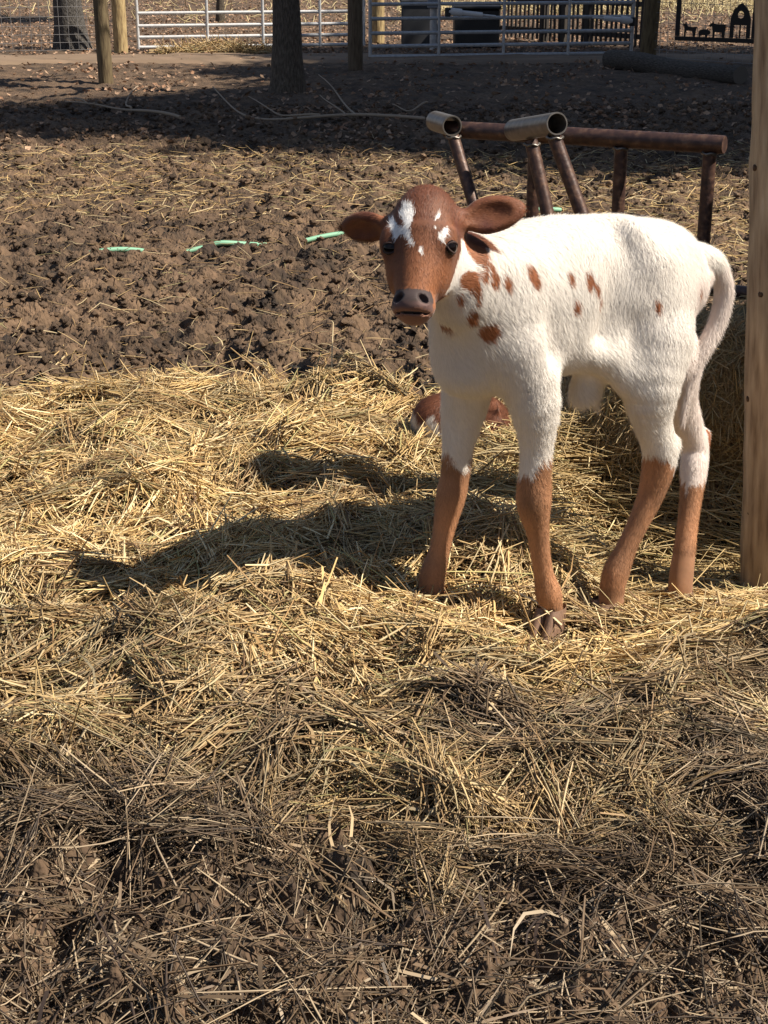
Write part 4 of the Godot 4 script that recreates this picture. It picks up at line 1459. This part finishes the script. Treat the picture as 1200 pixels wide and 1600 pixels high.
func fur(me: Array, density: float, length_of: Callable, cols: PackedColorArray, flow_of: Callable, m: Material) -> ArrayMesh:
	var vs: PackedVector3Array = me[0]
	var ix: PackedInt32Array = me[1]
	var ns: PackedVector3Array = me[2]
	var lens := PackedFloat32Array()
	var flows := PackedVector3Array()
	lens.resize(vs.size())
	flows.resize(vs.size())
	for j in vs.size():
		lens[j] = length_of.call(vs[j])
		var f: Vector3 = flow_of.call(vs[j])
		flows[j] = f - ns[j] * f.dot(ns[j])
	var so := Soup.new()
	for t in range(0, ix.size(), 3):
		var ia := ix[t]; var ib := ix[t + 1]; var ic := ix[t + 2]
		if lens[ia] <= 0.0: continue
		var a := vs[ia]
		var ab := vs[ib] - a
		var ac := vs[ic] - a
		var want := ab.cross(ac).length() * 0.5 * density
		var cnt := int(want) + (1 if rng.randf() < want - int(want) else 0)
		if cnt == 0: continue
		var nn := ns[ia]
		var fl := flows[ia]
		for q in cnt:
			var u := rng.randf(); var v := rng.randf()
			if u + v > 1.0: u = 1.0 - u; v = 1.0 - v
			var p := a + ab * u + ac * v
			var ln := lens[ia] * rng.randf_range(0.55, 1.35)
			var f := fl + Vector3(rng.randf_range(-0.24, 0.24), rng.randf_range(-0.24, 0.24), rng.randf_range(-0.24, 0.24))
			f -= nn * f.dot(nn)
			if f.length_squared() < 1e-6: continue
			f = f.normalized()
			var dir := f + nn * rng.randf_range(0.04, 0.34)
			var side := f.cross(nn) * rng.randf_range(0.00028, 0.00055)
			var pick := rng.randf()
			var col := cols[ia] if pick > u + v else (cols[ib] if pick < u else cols[ic])
			var k := rng.randf_range(0.84, 1.10) if col.g > 0.4 else rng.randf_range(0.62, 1.4)
			col = Color(minf(col.r * k, 0.9), minf(col.g * k, 0.9), minf(col.b * k, 0.9))
			var s := so.v.size()
			var n2 := nn + side * (rng.randf_range(-700.0, 700.0))
			so.v.append(p - side - nn * 0.0006); so.v.append(p + side - nn * 0.0006); so.v.append(p + dir * ln)
			so.n.append(n2); so.n.append(n2); so.n.append(n2)
			so.c.append(col); so.c.append(col); so.c.append(col)
			so.i.append(s); so.i.append(s + 2); so.i.append(s + 1)
	return so.done(m)

func claw(at: Vector3, fwd: Vector3, side: float, h: float) -> Soup:
	# one half of a cloven hoof
	var so := Soup.new()
	var r := fwd.cross(Vector3.UP).normalized()
	var rows := [[0.0, 0.0135, 0.022], [0.3, 0.0155, 0.027], [0.8, 0.0165, 0.032], [1.0, 0.016, 0.032]]
	var n := 16
	for q in rows:
		for j in n + 1:
			var an := TAU * j / n
			var lx: float = cos(an) * q[1]
			var lz: float = sin(an) * q[2]
			if lz > 0.0: lz *= 1.25
			so.v.append(at + r * (side * 0.0132 + lx) + fwd * (lz + 0.018 * q[0]) + Vector3.UP * (-h * q[0]))
	so.n.resize(so.v.size())
	for y in rows.size() - 1:
		for j in n:
			var e := y * (n + 1) + j
			so.i.append_array(PackedInt32Array([e, e + n + 1, e + 1, e + 1, e + n + 1, e + n + 2]))
	so.smooth()
	return so

func build_calf() -> void:
	var t := thing("calf", "young white calf with brown head and spots standing on straw", "calf", Vector3(0.38, 0, -2.78))
	var sh := Shape.new()
	sh.read_rows(CALF_SHAPE)
	var head_box := AABB(Vector3(-0.535, 0.60, 0.13), Vector3(0.43, 0.33, 0.29))
	var me := sh.mesh(Vector3(-0.56, -0.15, -0.42), Vector3(0.44, 0.92, 0.46), 0.005, head_box.grow(-0.012))
	var hd := sh.mesh(head_box.position, head_box.end, 0.0032)      # the head, finer
	var base: int = me[0].size()
	me[0].append_array(hd[0])
	me[2].append_array(hd[2])
	for k in hd[1]: me[1].append(base + k)
	print("calf net ", Time.get_ticks_msec(), " ", me[0].size())
	var so := Soup.new()
	so.v = me[0]; so.i = me[1]; so.n = me[2]
	so.c.resize(so.v.size())
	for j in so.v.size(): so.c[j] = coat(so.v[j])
	var skin := tinted(0.75)
	skin.rim_enabled = true
	skin.rim = 0.25
	part("body", so.done(skin), t)
	var hair := tinted(0.6)
	hair.backlight = Color(0.18, 0.17, 0.16)
	var length_of := func(p: Vector3) -> float:
		var w := p - HEAD_ORIGIN
		if w.length() < 0.22 and w.dot(HEAD_OUT) > -0.11:
			var n := w.dot(HEAD_DOWN)
			if n > 0.06: return 0.0
			if absf(w.dot(HEAD_RIGHT)) > 0.066: return 0.006
			return 0.0065 if n > -0.05 else 0.010
		if p.y < 0.02: return 0.0
		if p.x > -0.05 and p.x < 0.1 and p.y < 0.42 and p.z > -0.12 and p.z < 0.02 and p.y > 0.33: return 0.022
		if p.y < 0.28: return 0.008
		return 0.0135
	part("coat", fur(me, 310000.0, length_of, so.c, hair_flow, hair), t).set_meta("kind", "stuff")
	# eyes
	var eye := mat(lin(0.006, 0.004, 0.004), 0.08)
	eye.metallic_specular = 0.35
	var lid := mat(lin(0.030, 0.013, 0.010), 0.7)
	for ey in EYES:
		var look := Vector3(ey[3], ey[4], ey[5]).normalized()
		var c := Vector3(ey[0], ey[1], ey[2]) - look * 0.0098
		var es := SphereMesh.new()
		es.radius = 0.0145
		es.height = 0.029
		es.radial_segments = 28
		es.rings = 16
		es.material = eye
		var ball := part("eye", es, t, Transform3D(Basis.IDENTITY, c))
		var side := look.cross(HEAD_DOWN).normalized()
		var up := side.cross(look)
		for half in [-1.0, 1.0]:      # upper and lower lid
			var ring := []
			var rr := []
			for j in 15:
				var an := PI * j / 14.0
				var hgt := 0.0088 if half < 0.0 else 0.0080
				var d: Vector3 = side * cos(an) * 0.0128 + up * sin(an) * hgt * half
				ring.append(d + look * (sqrt(maxf(0.0145 * 0.0145 - d.length_squared(), 0.0)) + 0.0002))
				rr.append(0.0007 + 0.0011 * sin(an))
			var ls := Soup.new()
			ls.tube(ring, rr, 8, false)
			part("eyelid", ls.done(lid), ball)
	# hooves
	var horn := surface([lin(0.13, 0.078, 0.052), lin(0.20, 0.120, 0.080), lin(0.27, 0.175, 0.125)], 0.03, Vector3(12, 3, 12), 0.6, 0.05, 71)
	var f := Vector3(-0.86, 0, 0.51)
	for q in [[Vector3(-0.060, 0.026, 0.094), Vector3(-0.55, 0, 0.83), 0.056], [Vector3(-0.29, 0.03, 0.044), f, 0.035], [Vector3(0.062, 0.0, 0.004), f, 0.045], [Vector3(0.241, -0.062, -0.187), f, 0.045]]:
		for s in [-1.0, 1.0]:
			part("hoof", claw(q[0], q[1].normalized(), s, q[2]).done(horn), t)
	print("calf ", Time.get_ticks_msec())

func build_resting_animal() -> void:
	var at := Vector3(0.165, ground_y(0.165, -3.66) + 0.03, -3.66)
	var t := thing("resting_animal", "brown and white furry animal curled in straw behind the calf's foreleg", "animal", at)
	var sh := Shape.new()
	sh.egg(Vector3(0.03, 0.052, -0.02), Vector3.RIGHT, Vector3.UP, Vector3(0.115, 0.062, 0.09), 0.03)
	sh.egg(Vector3(-0.035, 0.058, 0.03), Vector3(0.9, 0.43, 0).normalized(), Vector3(-0.43, 0.9, 0).normalized(), Vector3(0.062, 0.060, 0.06), 0.03)
	sh.egg(Vector3(0.10, 0.045, 0.035), Vector3.RIGHT, Vector3.UP, Vector3(0.045, 0.042, 0.042), 0.02)
	sh.cone(Vector3(0.11, 0.05, 0.06), Vector3(0.075, 0.035, 0.085), 0.026, 0.018, 0.015)
	for s in [-1.0, 1.0]: sh.cone(Vector3(0.105, 0.068, 0.03 + 0.025 * s), Vector3(0.115, 0.096, 0.03 + 0.032 * s), 0.014, 0.004, 0.01)
	sh.cone(Vector3(-0.06, 0.03, 0.03), Vector3(0.0, 0.02, 0.10), 0.02, 0.018, 0.02)
	sh.cone(Vector3(0.0, 0.02, 0.10), Vector3(0.09, 0.02, 0.10), 0.018, 0.012, 0.02)
	var me := sh.mesh(Vector3(-0.15, -0.04, -0.16), Vector3(0.27, 0.17, 0.17), 0.006)
	var tone := func(p: Vector3) -> Color:
		var j := noise_clod.get_noise_3d(p.x * 2.0, p.y, p.z * 2.0) + 0.5 * noise_fine.get_noise_3d(p.x * 2.0, p.y, p.z * 2.0)
		return Color(0.145, 0.048, 0.022) if p.y > 0.055 - 0.25 * p.x + 0.03 * j else Color(0.66, 0.62, 0.58)
	var so := Soup.new()
	so.v = me[0]; so.i = me[1]; so.n = me[2]
	so.c.resize(so.v.size())
	for j in so.v.size(): so.c[j] = tone.call(so.v[j])
	part("body", so.done(tinted(0.8)), t)
	var hair := tinted(0.6)
	var flow := func(p: Vector3) -> Vector3: return Vector3(-0.3, -0.8, 0.2)
	var ln := func(p: Vector3) -> float: return 0.016
	part("coat", fur(me, 220000.0, ln, so.c, flow, hair), t).set_meta("kind", "stuff")
